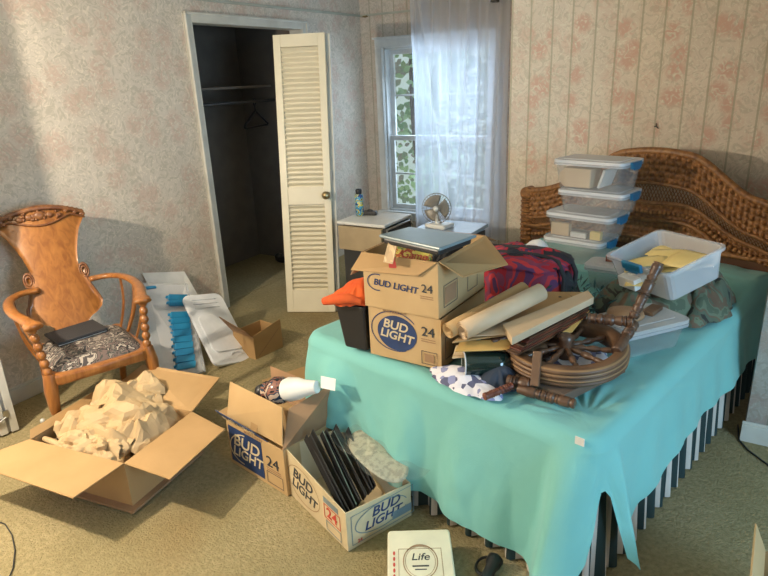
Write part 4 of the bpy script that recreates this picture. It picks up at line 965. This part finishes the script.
for k in range(30):
    a = 2 * pi * k / 30
    for sgn in (1, -1): b.tube([FM @ V((.018 * cos(a), .018 * sin(a), .030 * sgn)), FM @ V((.07 * cos(a), .07 * sin(a), .026 * sgn)), FM @ V((.098 * cos(a), .098 * sin(a), 0))], .0011, 4, caps=False)
for R_, z_ in ((.099, 0), (.097, .006), (.06, .028), (.03, .03)): b.torus(fc, R_, .0022 if R_ > .09 else .0012, M=FM.to_3x3().to_4x4(), nu=40, nv=6) if z_ == 0 else b.torus(FM @ V((0, 0, z_)), R_, .0015, M=FM.to_3x3().to_4x4(), nu=40, nv=6)
b.build('guard', mat('grey_guard', (.25, .24, .22), .4), fan)
b = MB()
for k in range(3):
    a0 = k * 2 * pi / 3
    def bl(u, v): a = a0 + (u - .5) * 1.75; r_2 = .016 + v * .07; return FM @ V((r_2 * cos(a), r_2 * sin(a), .010 * (u - .5) * 2))
    b.grid(bl, 9, 6)
b.build('blades', mat('smoky_blade', (.30, .26, .21), .3), fan, solid=.002)
b = MB(); b.lathe([(0, 0), (.0, .02), (.02, .02), (.035, .016), (.036, 0)], FM @ V((0, 0, -.005)), FM @ V((0, 0, .2)), 16); b.lathe([(0, .03), (.05, .024), (.052, 0)], FM @ V((0, 0, -.025)), FM @ V((0, 0, -.5)), 16); b.build('motor_housing', M['white'], fan)

# ------------------------------------------------------------------ things on the bed
TZ = BZ + .012
# two stacked beer cartons
P0 = V((2.187, -3.452, TZ)); rx = (V((2.503, -3.462, 0)) - V((2.187, -3.452, 0))).normalized(); bw = .318
root, cor, tp, r, bk_ = carton('beer_carton', 'lower of two beer cartons stacked on the bed, with a large blue printed oval', P0, rx, bw, .39, .205, m='kraft_pale')
b = MB(); b.sheet([tp[0], tp[1], tp[2], tp[3]], .004); b.build('carton_top', M['kraft'], root)
def fr_print(root, fm, w, big):
    if big:
        ring(root, fm @ Matrix.Translation((.118, .118, 0)), .108, .083, .004, 'blue', .6, 5.2)
        oval(root, fm @ Matrix.Translation((.128, .112, .0005)), .088, .072, 'blue')
        f2 = fm @ Matrix.Translation((0, 0, .0018))
        text('lettering', 'BUD', f2 @ Matrix.Translation((.122, .142, 0)) @ Matrix.Rotation(-.1, 4, 'Z'), .050, M['cream_print'], root, sx=1.1, shear=.15, offset=.0009)
        text('lettering', 'LIGHT', f2 @ Matrix.Translation((.126, .100, 0)) @ Matrix.Rotation(-.1, 4, 'Z'), .048, M['cream_print'], root, sx=1.1, shear=.15, offset=.0009)
        text('lettering', '24', f2 @ Matrix.Translation((w * .83, .142, 0)), .052, M['ink'], root, sx=1.1)
        for k in range(2): rect(root, f2, w * .74, .112 - .009 * k, w * .93, .115 - .009 * k, 'kraft_dark', 'small_print')
        frame(root, f2, w * .74, .012, w * .95, .065, 'ink'); rect(root, f2, w * .78, .022, w * .91, .055, 'kraft_dark', 'small_print')
        text('lettering', 'THIS END UP', f2 @ Matrix.Translation((.12, .196, 0)), .014, M['kraft_dark'], root, sx=1.3)
    else:
        f2 = fm @ Matrix.Translation((0, 0, .0012))
        ring(root, f2 @ Matrix.Translation((.062, .105, 0)), .045, .034, .004, 'blue', 1.2, 5.0)
        text('lettering', 'BUD LIGHT', f2 @ Matrix.Translation((.142, .100, 0)) @ Matrix.Rotation(-.05, 4, 'Z'), .036, M['blue'], root, sx=1.05, shear=.15, offset=.0003)
        text('lettering', '24', f2 @ Matrix.Translation((w * .87, .108, 0)), .044, M['ink'], root, sx=1.1)
        for k in range(2): rect(root, f2, w * .78, .078 - .008 * k, w * .95, .081 - .008 * k, 'kraft_dark', 'small_print')
fm = face_mat(cor[0], r, up_); fr_print(root, fm, bw, True)
fs_ = face_mat(cor[1], bk_, up_, lift=.0015); frame(root, fs_, .03, .03, .10, .12, 'ink')
P0 = P0 + V((-.010, -.006, .206)); 
root, cor, tp, r, bk_ = carton('beer_carton', 'upper of the beer cartons on the bed, its flaps spread open under a slate case', P0, rx, bw + .004, .40, .215, m='kraft_pale')
fm = face_mat(cor[0], r, up_); fr_print(root, fm, bw, False)
fs_ = face_mat(cor[1], bk_, up_, lift=.0015); frame(root, fs_, .04, .03, .15, .115, 'ink'); frame(root, fs_, .24, .03, .33, .115, 'ink'); 
b = MB(); b.prism([(.05 + .02 * 0, .04), (.14, .04), (.14, .105), (.05, .105)], fs_, .0003); b.build('printed_panel', M['kraft_dark'], root)
text('lettering', 'RECYCLE', fs_ @ Matrix.Translation((.22, .155, 0)), .026, M['kraft_dark'], root)
fl_ = [atz(351, 270, .955), atz(418, 276, .975), atz(463, 278, .98), atz(508, 265, .985)]
b = MB(); b.sheet([tp[0], tp[1], fl_[1], fl_[0]], .004); b.build('flap', M['kraft'], root, bevel=.001)
b = MB(); b.sheet([tp[1] + r * .004, tp[2] + r * .004, fl_[3], fl_[2]], .004); b.build('flap', M['kraft'], root, bevel=.001)
b = MB(); b.sheet([tp[2], tp[3], tp[3] + bk_ * .12 - V((0, 0, .05)), tp[2] + bk_ * .12 - V((0, 0, .05))], .004); b.build('flap', M['kraft_dark'], root, bevel=.001)
b = MB(); b.sheet([tp[3], tp[0], tp[0] - r * .06 - up_ * .10, tp[3] - r * .06 - up_ * .10], .004); b.build('flap', M['kraft_dark'], root, bevel=.001)
# yellow game box and slate case inside/on top
qa = [atz(392, 257, 1.03), atz(432, 262, 1.03)]
g0, g1 = atz(389, 268, .99), atz(431, 271, .985); gh = V((0, 0, .092)) + V((0, .0, .0)); gd = V((-(g1 - g0).y, (g1 - g0).x, 0)).normalized() * .035
gm = thing('game_box', 'yellow and red printed game box standing in the upper beer carton', 'box', (g0 + g1) / 2)
b = MB(); b.hexa([g0, g1, g1 + gd, g0 + gd, g0 + gh, g1 + gh * .85, g1 + gh * .85 + gd, g0 + gh + gd]); b.build('box_body', M['game'], gm, bevel=.003)
fmg = face_mat(g0, g1 - g0, up_, lift=.002); gl = (g1 - g0).length
b = MB(); b.prism([(0, .002), (.030, .002), (.012, .085), (0, .085)], fmg, .001); b.build('printed_corner', M['red_ink'], gm)
text('lettering', 'Game', fmg @ Matrix.Translation((gl * .6, .055, .001)) @ Matrix.Rotation(-.08, 4, 'Z'), .040, M['red_ink'], gm, shear=.2)
b = MB(); 
pb = atz(383, 262, 1.02); b.sheet([pb, pb + V((.045, -.01, 0)), pb + V((.06, .01, .085)), pb + V((.02, .01, .075))], .003); tag(b.build('crumpled_print', M['map']), 'tan printed paper sticking out left of the yellow game box', 'paper')
zc_ = 1.118
cq4 = [atz(378.5, 234.5, zc_), atz(440, 248, zc_), atz(477, 234.5, zc_), atz(409, 226.5, zc_)]
cs2 = thing('carry_case', 'flat slate blue case with black sides lying on top of the stacked beer cartons', 'case', sum(cq4, V()) / 4 - V((0, 0, .06)))
dn = V((0, 0, -.012)); b = MB(); b.hexa([p + dn for p in cq4] + cq4); b.build('lid', M['slate'], cs2, bevel=.005)
cen = sum(cq4, V()) / 4; c2_ = [p + (cen - p) * .10 for p in cq4]
b = MB(); b.hexa([p + V((0, 0, -.034)) for p in c2_] + [p + V((0, 0, -.0125)) for p in c2_]); b.build('case_side', M['black'], cs2, bevel=.006)
# black bin with orange cloth
bq = V((2.075, -3.33, TZ)); 
bn = thing('black_bin', 'black tapered plastic bin standing on the bed left of the beer cartons', 'bin', bq)
b = MB(); bx0, bx1, by0, by1 = 2.028, 2.165, -3.455, -3.22
lo = [V((bx0 + .03, by0 + .01, TZ)), V((bx1 - .0, by0 + .01, TZ)), V((bx1 - .0, by1 - .02, TZ)), V((bx0 + .03, by1 - .02, TZ))]; hi = [V((bx0, by0, .80)), V((bx1, by0, .80)), V((bx1, by1, .80)), V((bx0, by1, .80))]
b.hexa(lo + hi); b.build('bin_body', M['black'], bn, bevel=.008)
b = MB(); 
for i in range(4): b.bar(hi[i], hi[(i + 1) % 4], .012, .014)
b.build('rim', M['black'], bn, bevel=.003)
def cloth(name, label, c, sx_, sy_, h, seed, m, cat='cloth', rz=0., n=60, flat=.0, edge=.35, amp=.35, pw=2.4, freq=1., skirt=.0):
    """soft heap with rounded outline"""
    c = V(c); Rz = Matrix.Rotation(rz, 3, 'Z')
    def f(u, v):
        a = 2 * pi * u; q = V((cos(a), sin(a), 0)); rad = 1 + edge * noise.noise(q * 1.5 + V((seed, 0, 0))) + edge * .5 * noise.noise(q * 4 + V((seed, 3, 0)))
        x, y = cos(a) * v * rad * sx_, sin(a) * v * rad * sy_
        k = (1 - v ** pw); w = V((x * 7 * freq + seed, y * 7 * freq, seed)); 
        z = h * (k * (1 + amp * noise.noise(w)) + .0) + h * amp * .45 * k ** .3 * (abs(noise.noise(w * 2.3)) - .2) + .004
        if v >= .999: z = .001 - skirt
        return c + Rz @ V((x, y, z))
    b = MB(); b.grid(f, n, 26, closed_u=True); o = b.build(name, M[m] if isinstance(m, str) else m); return tag(o, label, cat)
cloth('fleece_blanket', 'bright orange fleece folded over the top of the black bin', (2.085, -3.36, .812), .095, .14, .06, 4.1, 'orange', rz=.1, edge=.25, amp=.5)
b = MB(); b.tube([(2.01, -3.50, .823), (2.06, -3.50, .84), (2.12, -3.48, .845), (2.16, -3.46, .83)], [.016, .022, .020, .012], 10); 
tag(b.build('rolled_fleece', M['orange']), 'rolled front edge of orange fleece hanging over the black bin rim', 'cloth')

# paper rolls
def roll(a, c, rad, label, m, inner='kraft_dark'):
    b = MB(); n = 28; b.tube([a, a + (c - a) * .33, a + (c - a) * .66, c], rad, n, caps=False)
    d = (c - a).normalized(); u = d.orthogonal().normalized(); w = d.cross(u)
    for p, sg in ((a, -1), (c, 1)):   # spiral ends
        pts = []
        for i in range(60): t = i / 60 * 5 * pi; q = rad * (1 - .55 * i / 60); pts.append(p + (u * cos(t) + w * sin(t)) * q)
        vs = []; 
        for q in pts: vs += [q + d * .0005 * sg, q - d * sg * .12 if False else q - d * sg * .10]
        b.add(vs, [(2 * i, 2 * i + 1, 2 * i + 3, 2 * i + 2) for i in range(59)], 0, True)
    o = b.build('paper_roll', M[m], solid=.0016); return tag(o, label, 'paper roll', 'rolled papers on the bed')
roll(atz(462, 331, .80), atz(541, 292, .865), .033, 'cream paper roll lying frontmost beside the beer cartons', 'cream_box')
roll(atz(448, 331, .79), atz(524, 289, .855), .028, 'tan paper roll lying behind the cream roll and next to the beer cartons', 'kraft_pale')
# long cream box and flat boards below
def slabq(name, label, q, th, m, cat='board', bev=.002, group=None):
    b = MB(); q = [V(p) for p in q]; b.hexa([p - V((0, 0, th)) for p in q] + q); return tag(b.build(name, M[m], bevel=bev), label, cat, group)
slabq('carton_tube_box', 'long cream cardboard box lying diagonally over the spinning wheel', [atz(512, 338, .795), atz(594, 297, .83), atz(588, 290, .83), atz(503, 324, .795)], .028, 'cream_box', 'box')
slabq('wide_board', 'wide tan cardboard sheet under the paper rolls, reaching back toward the red bag', [atz(452, 342, .765), atz(524, 332, .765), atz(590, 292, .79), atz(516, 291, .79)], .006, 'kraft', 'cardboard')
slabq('flat_folder', 'pale folded card beneath the near end of the cream box', [atz(466, 336, .775), atz(512, 334, .775), atz(534, 322, .78), atz(492, 322, .78)], .004, 'cream_box', 'folder')
slabq('manila_envelope', 'orange yellow manila envelope poking out between the cream box and the wheel', [atz(528, 330, .76), atz(572, 332, .745), atz(590, 310, .775), atz(540, 314, .775)], .004, 'manila', 'envelope')
slabq('manila_envelope', 'yellow envelope at the near end of the pile beside the beer cartons', [atz(455, 351, .735), atz(512, 349, .735), atz(522, 338, .75), atz(460, 341, .75)], .005, 'manila', 'envelope')
slabq('loose_print', 'worn printed paper lying near the glass jar beneath the envelope pile', [atz(452, 358, .70), atz(506, 354, .70), atz(520, 344, .72), atz(456, 345, .72)], .004, 'map', 'paper')
for k in range(5):
    z = .735 + .008 * k; a_ = atz(512 + 3 * k, 353 - 4 * k, z); c_ = atz(580 + 1 * k, 318 - 3 * k, z + .02)
    b = MB(); b.bar(a_, c_, .05, .007); tag(b.build('dark_board', M['redwood' if k % 2 else 'turned'], bevel=.001), 'dark wooden board under the cream box, ' + ['lowest', 'second', 'third', 'fourth', 'topmost'][k] + ' of the five stacked', 'board', 'dark boards under the cream box')
# stack of dark stuff supporting the pile
slabq('brown_case', 'brown flat case supporting the paper pile behind the glass jar', [B(.80, .16, .69), B(1.0, .22, .69), B(.98, .66, .72), B(.72, .60, .72)], .085, 'brown_cloth', 'case', .01)

# spinning wheel
WC = B(1.085, .335, .70); WR = .205
wh = thing('spinning_wheel', 'old brown wooden spinning wheel rim with spokes lying flat at the bed edge', 'wheel', WC)
tilt = Matrix.Rotation(radians(4), 4, 'X')
def WP(x, y, z): return WC + tilt @ V((x, y, z))
b = MB(); prof = [(-.012, -.032), (.004, -.032), (.010, -.024), (.004, -.018), (.012, -.010), (.005, -.004), (.013, .006), (.006, .012), (.012, .022), (.002, .032), (-.012, .034), (-.034, .030), (-.040, .0), (-.034, -.030)]
def wf(u, v):
    k = v * (len(prof)); i = int(k) % len(prof); t = k - int(k); p, q = prof[i], prof[(i + 1) % len(prof)]; dr, z = p[0] + (q[0] - p[0]) * t, p[1] + (q[1] - p[1]) * t
    a = 2 * pi * u; return WP((WR + dr) * cos(a), (WR + dr) * sin(a), z)
b.grid(wf, 72, len(prof) * 2 + 1, closed_u=True, mf=lambda i, j: 1 if j in (1, 2, 7, 8, 13, 17) else 0); b.build('rim', [M['rim'], M['rim_line']], wh)
b = MB(); b.lathe([(0, .018), (.01, .03), (.03, .022), (.05, .032), (.07, .022), (.09, .03), (.10, .015)], WP(0, 0, -.04), WP(0, 0, .2), 18); b.build('hub', M['turned'], wh)
for k in range(10):
    a = 2 * pi * k / 10 + .2; L = WR - .04 - .025
    b = MB(); pr = [(t * L, .007 + .006 * abs(sin(t * 9)) * (1 - abs(t - .5))) for t in [i / 20 for i in range(21)]]
    b.lathe(pr, WP(.022 * cos(a), .022 * sin(a), .01), WP(cos(a), sin(a), .0), 10); b.build('spoke', M['turned'], wh)
b = MB(); b.bar(WC + V((-.035, -.238, -.045)), WC + V((-.045, -.185, .060)), .030, .014, up=(0, -1, .2)); tag(b.build('wood_peg', M['rim'], bevel=.003), 'upright brown wooden peg against the near side of the wheel rim', 'peg')
slabq('canvas_board', 'dark brown flat board on the spread beneath the wooden wheel', [B(.92, .12, .652), B(1.20, .12, .645), B(1.26, .46, .645), B(.94, .50, .652)], .034, 'brown_cloth', 'board', .004)
def turned(name, label, a, c, R_, m, seed=1, cat='post', group='turned wooden posts on the bed'):
    a, c = V(a), V(c); L = (c - a).length; rn = random.Random(seed); pr = [(0, R_ * .7)]; t = 0
    while t < .96:
        w = rn.choice([.04, .06, .10, .16, .05]); kind = rn.choice([0, 1, 2]); 
        for i in range(1, 7):
            s_ = i / 6; rr_ = R_ * (.62 + .38 * sin(pi * s_)) if kind == 0 else (R_ * (.95 if kind == 1 else .72 + .2 * s_))
            pr.append((min(t + w * s_, 1) * L, rr_))
        t += w
    pr.append((L, R_ * .8)); b = MB(); b.lathe(pr, a, c, 16); return tag(b.build(name, M[m]), label, cat, group)
turned('turned_post', 'turned dark wooden post standing up slanted against the open clear bin', atz(633, 318, .80), atz(659, 263, .985), .021, 'turned', 3)
turned('turned_post', 'turned brown wooden post lying level behind the wheel on the lidded bin', atz(588, 318, .775), atz(634, 322, .785), .022, 'turned', 5)
turned('turned_post', 'turned dark wooden post running down from the bin edge to the wheel rim', atz(634, 324, .77), atz(616, 352, .73), .020, 'turned', 8)
turned('turned_post', 'turned wooden leg lying at the bed edge in front of the wheel', atz(518, 389, .642), atz(575, 404, .640), .019, 'turned', 11)
turned('turned_post', 'short reddish wooden post end on the towel side in front of the jar', atz(484, 397, .634), atz(512, 386, .645), .014, 'redwood', 13)
turned('turned_post', 'thick knobbed wooden piece between the log end and the near post', atz(508, 381, .645), atz(532, 385, .650), .024, 'turned', 17)
b = MB(); a_, c_ = atz(504, 364, .668), atz(545, 350, .69); b.lathe([(0, .012), (0, .030), (.012, .033), (.1, .032), (.17, .030)], a_, c_, 22); b.lathe([(-.002, 0), (-.002, .012), (0, .018), (.002, .022)], a_, c_, 22, m=1)
tag(b.build('log_end', [M['rim'], M['rim_line']]), 'round brown wooden roller with its ringed end facing out beside the glass jar', 'roller')
# jar
a_, c_ = atz(464, 364, .672), atz(512, 366, .672); jr = thing('glass_jar', 'dark green glass jar lying on its side with its mouth facing out', 'jar', a_)
dj = (c_ - a_).normalized(); 
ja = a_; jb = a_ + V((.16, .10, -.006))
b = MB(); b.lathe([(.10, .0), (.02, .030), (.002, .037), (-.002, .041), (.004, .045), (.02, .046), (.12, .046), (.16, .040), (.17, 0)], ja, jb, 26); b.build('jar_body', M['bottle'], jr)
b = MB(); q = (jb - ja).to_track_quat('Z', 'Y').to_matrix().to_4x4(); b.torus(ja, .043, .0028, M=q, nu=36, nv=8); b.build('jar_lip', M['grape'], jr)
cloth('jeans', 'dark blue denim cloth bundled right of the glass jar', B(.955, .10, BZ + .008), .085, .075, .055, 6.2, 'denim', amp=.4)
cloth('printed_towel', 'white towel with blue flower print at the foot edge of the bed', B(.855, .045, BZ + .004), .155, .075, .040, 2.2, 'towel', rz=-.28, edge=.2, amp=.5, n=80)
# plaid bag
BG = atz(530, 268, .72)
bgc = V((2.52, -2.62, BZ + .01))
bag = thing('quilted_bag', 'red and dark floral quilted bag with black straps behind the paper rolls', 'bag', bgc)
def bagf(u, v):
    a = 2 * pi * u; e = .45; ca, sa = cos(a), sin(a); x = math.copysign(abs(ca) ** e, ca); y = math.copysign(abs(sa) ** e, sa)
    if v < .55: t = v / .55; k = .90 + .12 * sin(pi * t); z = .20 * t; 
    else: t = (v - .55) / .45; k = (1 - t) ** .75 if t < 1 else 0; k = (1 - t ** 1.8); z = .20 + .045 * (1 - (1 - t) ** 2)
    k *= 1 + .05 * noise.noise(V((x * 2, y * 2, z * 9)))
    z += (.02 * noise.noise(V((x * k * 3, y * k * 3, 1))) + .012 * abs(noise.noise(V((x * k * 7, y * k * 7, 4))))) * (1 if v > .4 else v)
    q = V((x * .225 * k, y * .17 * k, z)); return bgc + Matrix.Rotation(radians(-12), 3, 'Z') @ q
b = MB(); b.grid(bagf, 80, 34, closed_u=True); b.build('bag_body', M['plaid'], bag)
for k, yy in enumerate((-.05, .06)):
    b = MB(); P = [bgc + Matrix.Rotation(radians(-12), 3, 'Z') @ V((x, yy + .03 * sin(x * 12), .235 + .012 * cos(x * 9))) for x in [-.2 + i * .04 for i in range(11)]]
    P += [bgc + Matrix.Rotation(radians(-12), 3, 'Z') @ V((.245, yy, .17)), bgc + Matrix.Rotation(radians(-12), 3, 'Z') @ V((.245, yy - .01, .04))]
    b.tube(P, [.011] * len(P), 8); b.build('strap', M['charcoal'], bag)
cloth('white_pillow_corner', 'small white cloth bulge behind the red quilted bag', (2.50, -2.35, BZ + .01), .12, .09, .235, 3.3, 'paper', 'cloth', edge=.1, amp=.15)
cloth('black_jacket', 'black cloth bundle between the red bag and the small clear bin', B(.74, .93, BZ + .006), .10, .16, .15, 8.8, 'charcoal', 'clothing', amp=.5)
# artificial plant clump
pl_ = thing('artificial_plant', 'dark leafy artificial plant sprig lying between the bag and the lidded bin', 'plant', B(.93, .72, BZ + .02))
b = MB(); rn = random.Random(4)
for k in range(150):
    p = B(.93, .72, .72) + V((rn.gauss(0, .05), rn.gauss(0, .07), rn.uniform(-.09, .07))); d = V((rn.uniform(-1, 1), rn.uniform(-1, 1), rn.uniform(-.2, .8))).normalized() * rn.uniform(.03, .07); s_ = d.cross(V((rn.random(), rn.random(), 1))).normalized() * .005
    b.add([p, p + d * .5 + s_, p + d, p + d * .5 - s_], [(0, 1, 2, 3)])
b.build('leaves', M['teal_dk'], pl_)
b = MB(); b.tube([B(.93, .60, .66), B(.93, .72, .69), B(.95, .84, .66)], .006, 6); b.build('stem', M['teal_dk'], pl_)

# clear bins
def bin_(label, c, rz, L, Wd_, H_, lid=True, name='storage_bin', group=None, tiltM=None, latch=True, shell='clear', lidm='lid_clear', mark=None):
    T = Matrix.Translation(V(c)) @ (tiltM or Matrix.Identity(4)) @ Matrix.Rotation(rz, 4, 'Z')
    root = thing(name, label, 'bin', M=T, group=group)
    b = MB(); o0 = rrect(L - .05, Wd_ - .05, .025, 3); o1 = rrect(L - .012, Wd_ - .012, .03, 3); k = len(o0); hz = H_ - (.018 if lid else 0)
    i0 = rrect(L - .054, Wd_ - .054, .025, 3); i1 = rrect(L - .017, Wd_ - .017, .03, 3)
    vs = [V((x, y, 0)) for x, y in o0] + [V((x, y, hz)) for x, y in o1] + [V((x, y, hz)) for x, y in i1] + [V((x, y, .003)) for x, y in i0]
    fs = [tuple(range(k - 1, -1, -1))] + [(i + j * k, (i + 1) % k + j * k, (i + 1) % k + (j + 1) * k, i + (j + 1) * k) for j in range(3) for i in range(k)] + [tuple(range(3 * k, 4 * k))]
    b.add(vs, fs, 0, False); b.build('bin_body', M[shell], root, local=True)
    b = MB(); ro = rrect(L + .008, Wd_ + .008, .035, 4); ri = rrect(L - .016, Wd_ - .016, .028, 4); k = len(ro)
    z0, z1 = hz - .012, hz
    b.add([V((x, y, z)) for z in (z0, z1) for pp in (ro, ri) for x, y in pp], [(i, (i + 1) % k, 2 * k + (i + 1) % k, 2 * k + i) for i in range(k)] + [(k + i, 3 * k + i, 3 * k + (i + 1) % k, k + (i + 1) % k) for i in range(k)] + [(2 * k + i, 2 * k + (i + 1) % k, 3 * k + (i + 1) % k, 3 * k + i) for i in range(k)] + [(i, k + i, k + (i + 1) % k, (i + 1) % k) for i in range(k)])
    b.build('rim', M['clear2'], root, local=True)
    if lid:
        b = MB(); b.prism(rrect(L + .006, Wd_ + .006, .035, 5), Matrix.Translation((0, 0, hz + .0005)), .016); b.prism(rrect(L - .07, Wd_ - .07, .025, 4), Matrix.Translation((0, 0, hz + .0165)), .004); b.build('lid', M[lidm], root, bevel=.003, local=True)
    if latch:
        for sg in ((1, -1) if lid else (-1,)):
            b = MB(); b.box((sg * (L / 2 + .010), 0, hz - .004), (.016, .11, .036)); b.box((sg * (L / 2 + .016), 0, hz - .022), (.010, .07, .014)); b.build('latch', M['latch'], root, bevel=.004, local=True)
    return root, T
rzb = -a13
st = 'clear latched bins stacked before the headboard'
specs = [((.47, 1.655), .602 + .012, .140, .345, 'lowest clear bin of the headboard stack, partly hidden behind the quilted bag'), ((.495, 1.665), .756, .139, .385, 'third clear bin from the top of the headboard stack, holding cards and papers'),
         ((.55, 1.68), .897, .128, .375, 'empty clear bin second from the top of the headboard stack'), ((.53, 1.68), 1.027, .160, .40, 'topmost clear bin of the headboard stack, holding a cream box')]
for i, ((u, v), z, hh, L, lab) in enumerate(specs):
    root, T = bin_(lab, B(u, v, z), rzb + (.03, 0, .02, -.02)[i], L, .26, hh, group=st)
    if i == 3:
        b = MB(); b.box(None, (.16, .12, .105), M=T @ Matrix.Translation((-.07, -.035, .060))); b.lathe([(0, .05), (.02, .052), (.021, 0)], T @ V((-.13, -.07, .058)), T @ V((-.13, -.2, .058)), 22); tag(b.build('cream_box', M['cream_box'], bevel=.006), 'cream box with a round side inside the topmost clear bin', 'box')
        b = MB(); b.box(None, (.012, .15, .10), M=T @ Matrix.Translation((.06, 0, .06)) @ Matrix.Rotation(.3, 4, 'Y')); tag(b.build('white_card', M['paper']), 'white card leaning beside the cream box in the topmost clear bin', 'card')
    if i == 1:
        for k, (x, w_, h_, m_) in enumerate(((-.11, .11, .07, 'cream_box'), (.0, .09, .028, 'paper'), (.10, .06, .045, 'yellow'))):
            b = MB(); b.box(None, (w_, .03, h_), M=T @ Matrix.Translation((x, -.085, h_ / 2 + .005))); tag(b.build('card_pack', M[m_], bevel=.002), ['cream patterned card pack at the near end of the bin with papers', 'flat white card pack in the middle of the bin with papers', 'yellow card pack at the latch end of the bin with papers'][k], 'card pack', 'card packs in the third bin')
# squiggle marks on bin ends
# small clear bin and brown box on it
root, T = bin_('small clear bin between the headboard stack and the open bin', B(.80, 1.30, BZ + .012), rzb + .15, .20, .16, .125, name='storage_bin', latch=False)
b = MB(); b.box(None, (.075, .06, .035), M=T @ Matrix.Translation((.02, .03, .1445))); tag(b.build('brown_block', M['redwood'], bevel=.003), 'small reddish brown block on the lid of the small clear bin', 'block')
# lidded bin at the side edge
root, T = bin_('lidded frosted bin at the side edge of the bed, behind the wheel', B(1.19, .70, BZ + .010), rzb + radians(66), .35, .205, .120, latch=False, lidm='clear_lid')
b = MB(); b.lathe([(0, 0), (0, .065), (.008, .07), (.02, .066), (.024, .0)], T @ V((-.03, .03, .121)), T @ V((-.03, .03, .5)), 30); 
for k in range(4): b.torus(T @ V((-.03, .03, .142)), .018 + k * .013, .002, nu=30, nv=5)
tag(b.build('wicker_mat', M['tan']), 'round tan woven mat on the lid of the frosted side bin', 'mat')
b = MB(); b.box(None, (.10, .045, .018), M=T @ Matrix.Translation((.09, .015, .130)) @ Matrix.Rotation(.4, 4, 'Z')); tag(b.build('wood_block', M['rim'], bevel=.003), 'small grooved wooden block on the frosted bin lid beside the standing post', 'block')
# camouflage jacket
cloth('camouflage_jacket', 'green and brown camouflage jacket bunched under the open clear bin', B(1.08, 1.08, BZ + .012), .20, .28, .15, 5.5, 'camo', 'clothing', rz=rzb, edge=.3, amp=.6, n=90)
cloth('camouflage_trousers', 'camouflage cloth hanging beside the headboard end of the open clear bin', B(1.24, 1.30, BZ + .010), .13, .25, .15, 7.5, 'camo', 'clothing', rz=rzb, edge=.3, amp=.6, n=80)
# open bin, tilted
oc = (V((2.86, -2.18, .80)) + V((3.10, -2.60, .80)) + V((3.30, -1.98, .80)) + V((3.02, -1.56, .80))) / 4
ob_q = [atz(617, 250, .88), atz(653, 282, .865), atz(719, 250, .945), atz(667, 225, .965)]
ocx = sum(ob_q, V()) / 4; lx = ((ob_q[2] - ob_q[1]) + (ob_q[3] - ob_q[0])); Lb = lx.length / 2; lx.normalize(); wy = ((ob_q[0] - ob_q[1]) + (ob_q[3] - ob_q[2])); Wb = wy.length / 2; wy = (wy - lx * wy.dot(lx)).normalized(); nz_ = lx.cross(wy).normalized()
Hb = .135
T0 = Matrix(((lx.x, wy.x, nz_.x, 0), (lx.y, wy.y, nz_.y, 0), (lx.z, wy.z, nz_.z, 0), (0, 0, 0, 1))); cb_ = ocx - nz_ * Hb
print('open bin', Lb, Wb, lx, wy, nz_, cb_)
root, T = bin_('open clear bin full of yellow papers resting tilted on the camouflage jacket', cb_, 0, min(Lb, .50), min(Wb, .37), Hb, lid=False, tiltM=T0, shell='clear2')
for k in range(7):
    rn = random.Random(k + 20); x, y = rn.uniform(-.14, .12), rn.uniform(-.10, .08)
    b = MB(); w_, h_ = rn.uniform(.14, .2), rn.uniform(.10, .14); Mq = T @ Matrix.Translation((x, y, .035 + .009 * k)) @ Matrix.Rotation(rn.uniform(0, 3), 4, 'Z') @ Matrix.Rotation(rn.uniform(-.12, .12), 4, 'X')
    b.grid(lambda u, v: Mq @ V(((u - .5) * w_, (v - .5) * h_, .006 * sin(u * 5 + k))), 8, 6)
    tag(b.build('yellow_paper', M['yellow' if k != 2 else 'paper'], solid=.0012), 'yellow paper sheet in the open clear bin' if k != 2 else 'white sheet among the yellow papers in the open clear bin', 'paper', 'yellow papers in the open bin' if k != 2 else None)
b = MB(); b.box(None, (.07, .10, .05), M=T @ Matrix.Translation((-.14, .04, .045))); tag(b.build('white_carton', M['paper'], bevel=.003), 'small white printed carton at the near end of the open clear bin', 'carton')

cloth('blue_striped_cloth', 'pale blue cloth showing through the spokes of the wooden wheel', B(1.09, .40, .640), .12, .12, .03, 9.1, 'towel', amp=.3)
cloth('brown_sack', 'dark brown cloth lump between the case and the back of the wheel', B(.93, .45, BZ + .01), .12, .15, .11, 2.9, 'brown_cloth', amp=.5)
turned('turned_post', 'thin dark turned spindle lying across the left side of the wheel rim', B(.90, .14, .745), B(1.02, .44, .765), .013, 'turned', 23)
turned('turned_post', 'thick dark post end lying beside the ringed roller against the wheel', B(.86, .10, .672), B(.98, .30, .70), .026, 'turned', 29)

cloth('black_garment', 'black crumpled cloth under the slate case in the upper beer carton', (2.42, -3.22, .965), .07, .13, .055, 4.7, 'charcoal', 'clothing', amp=.6)
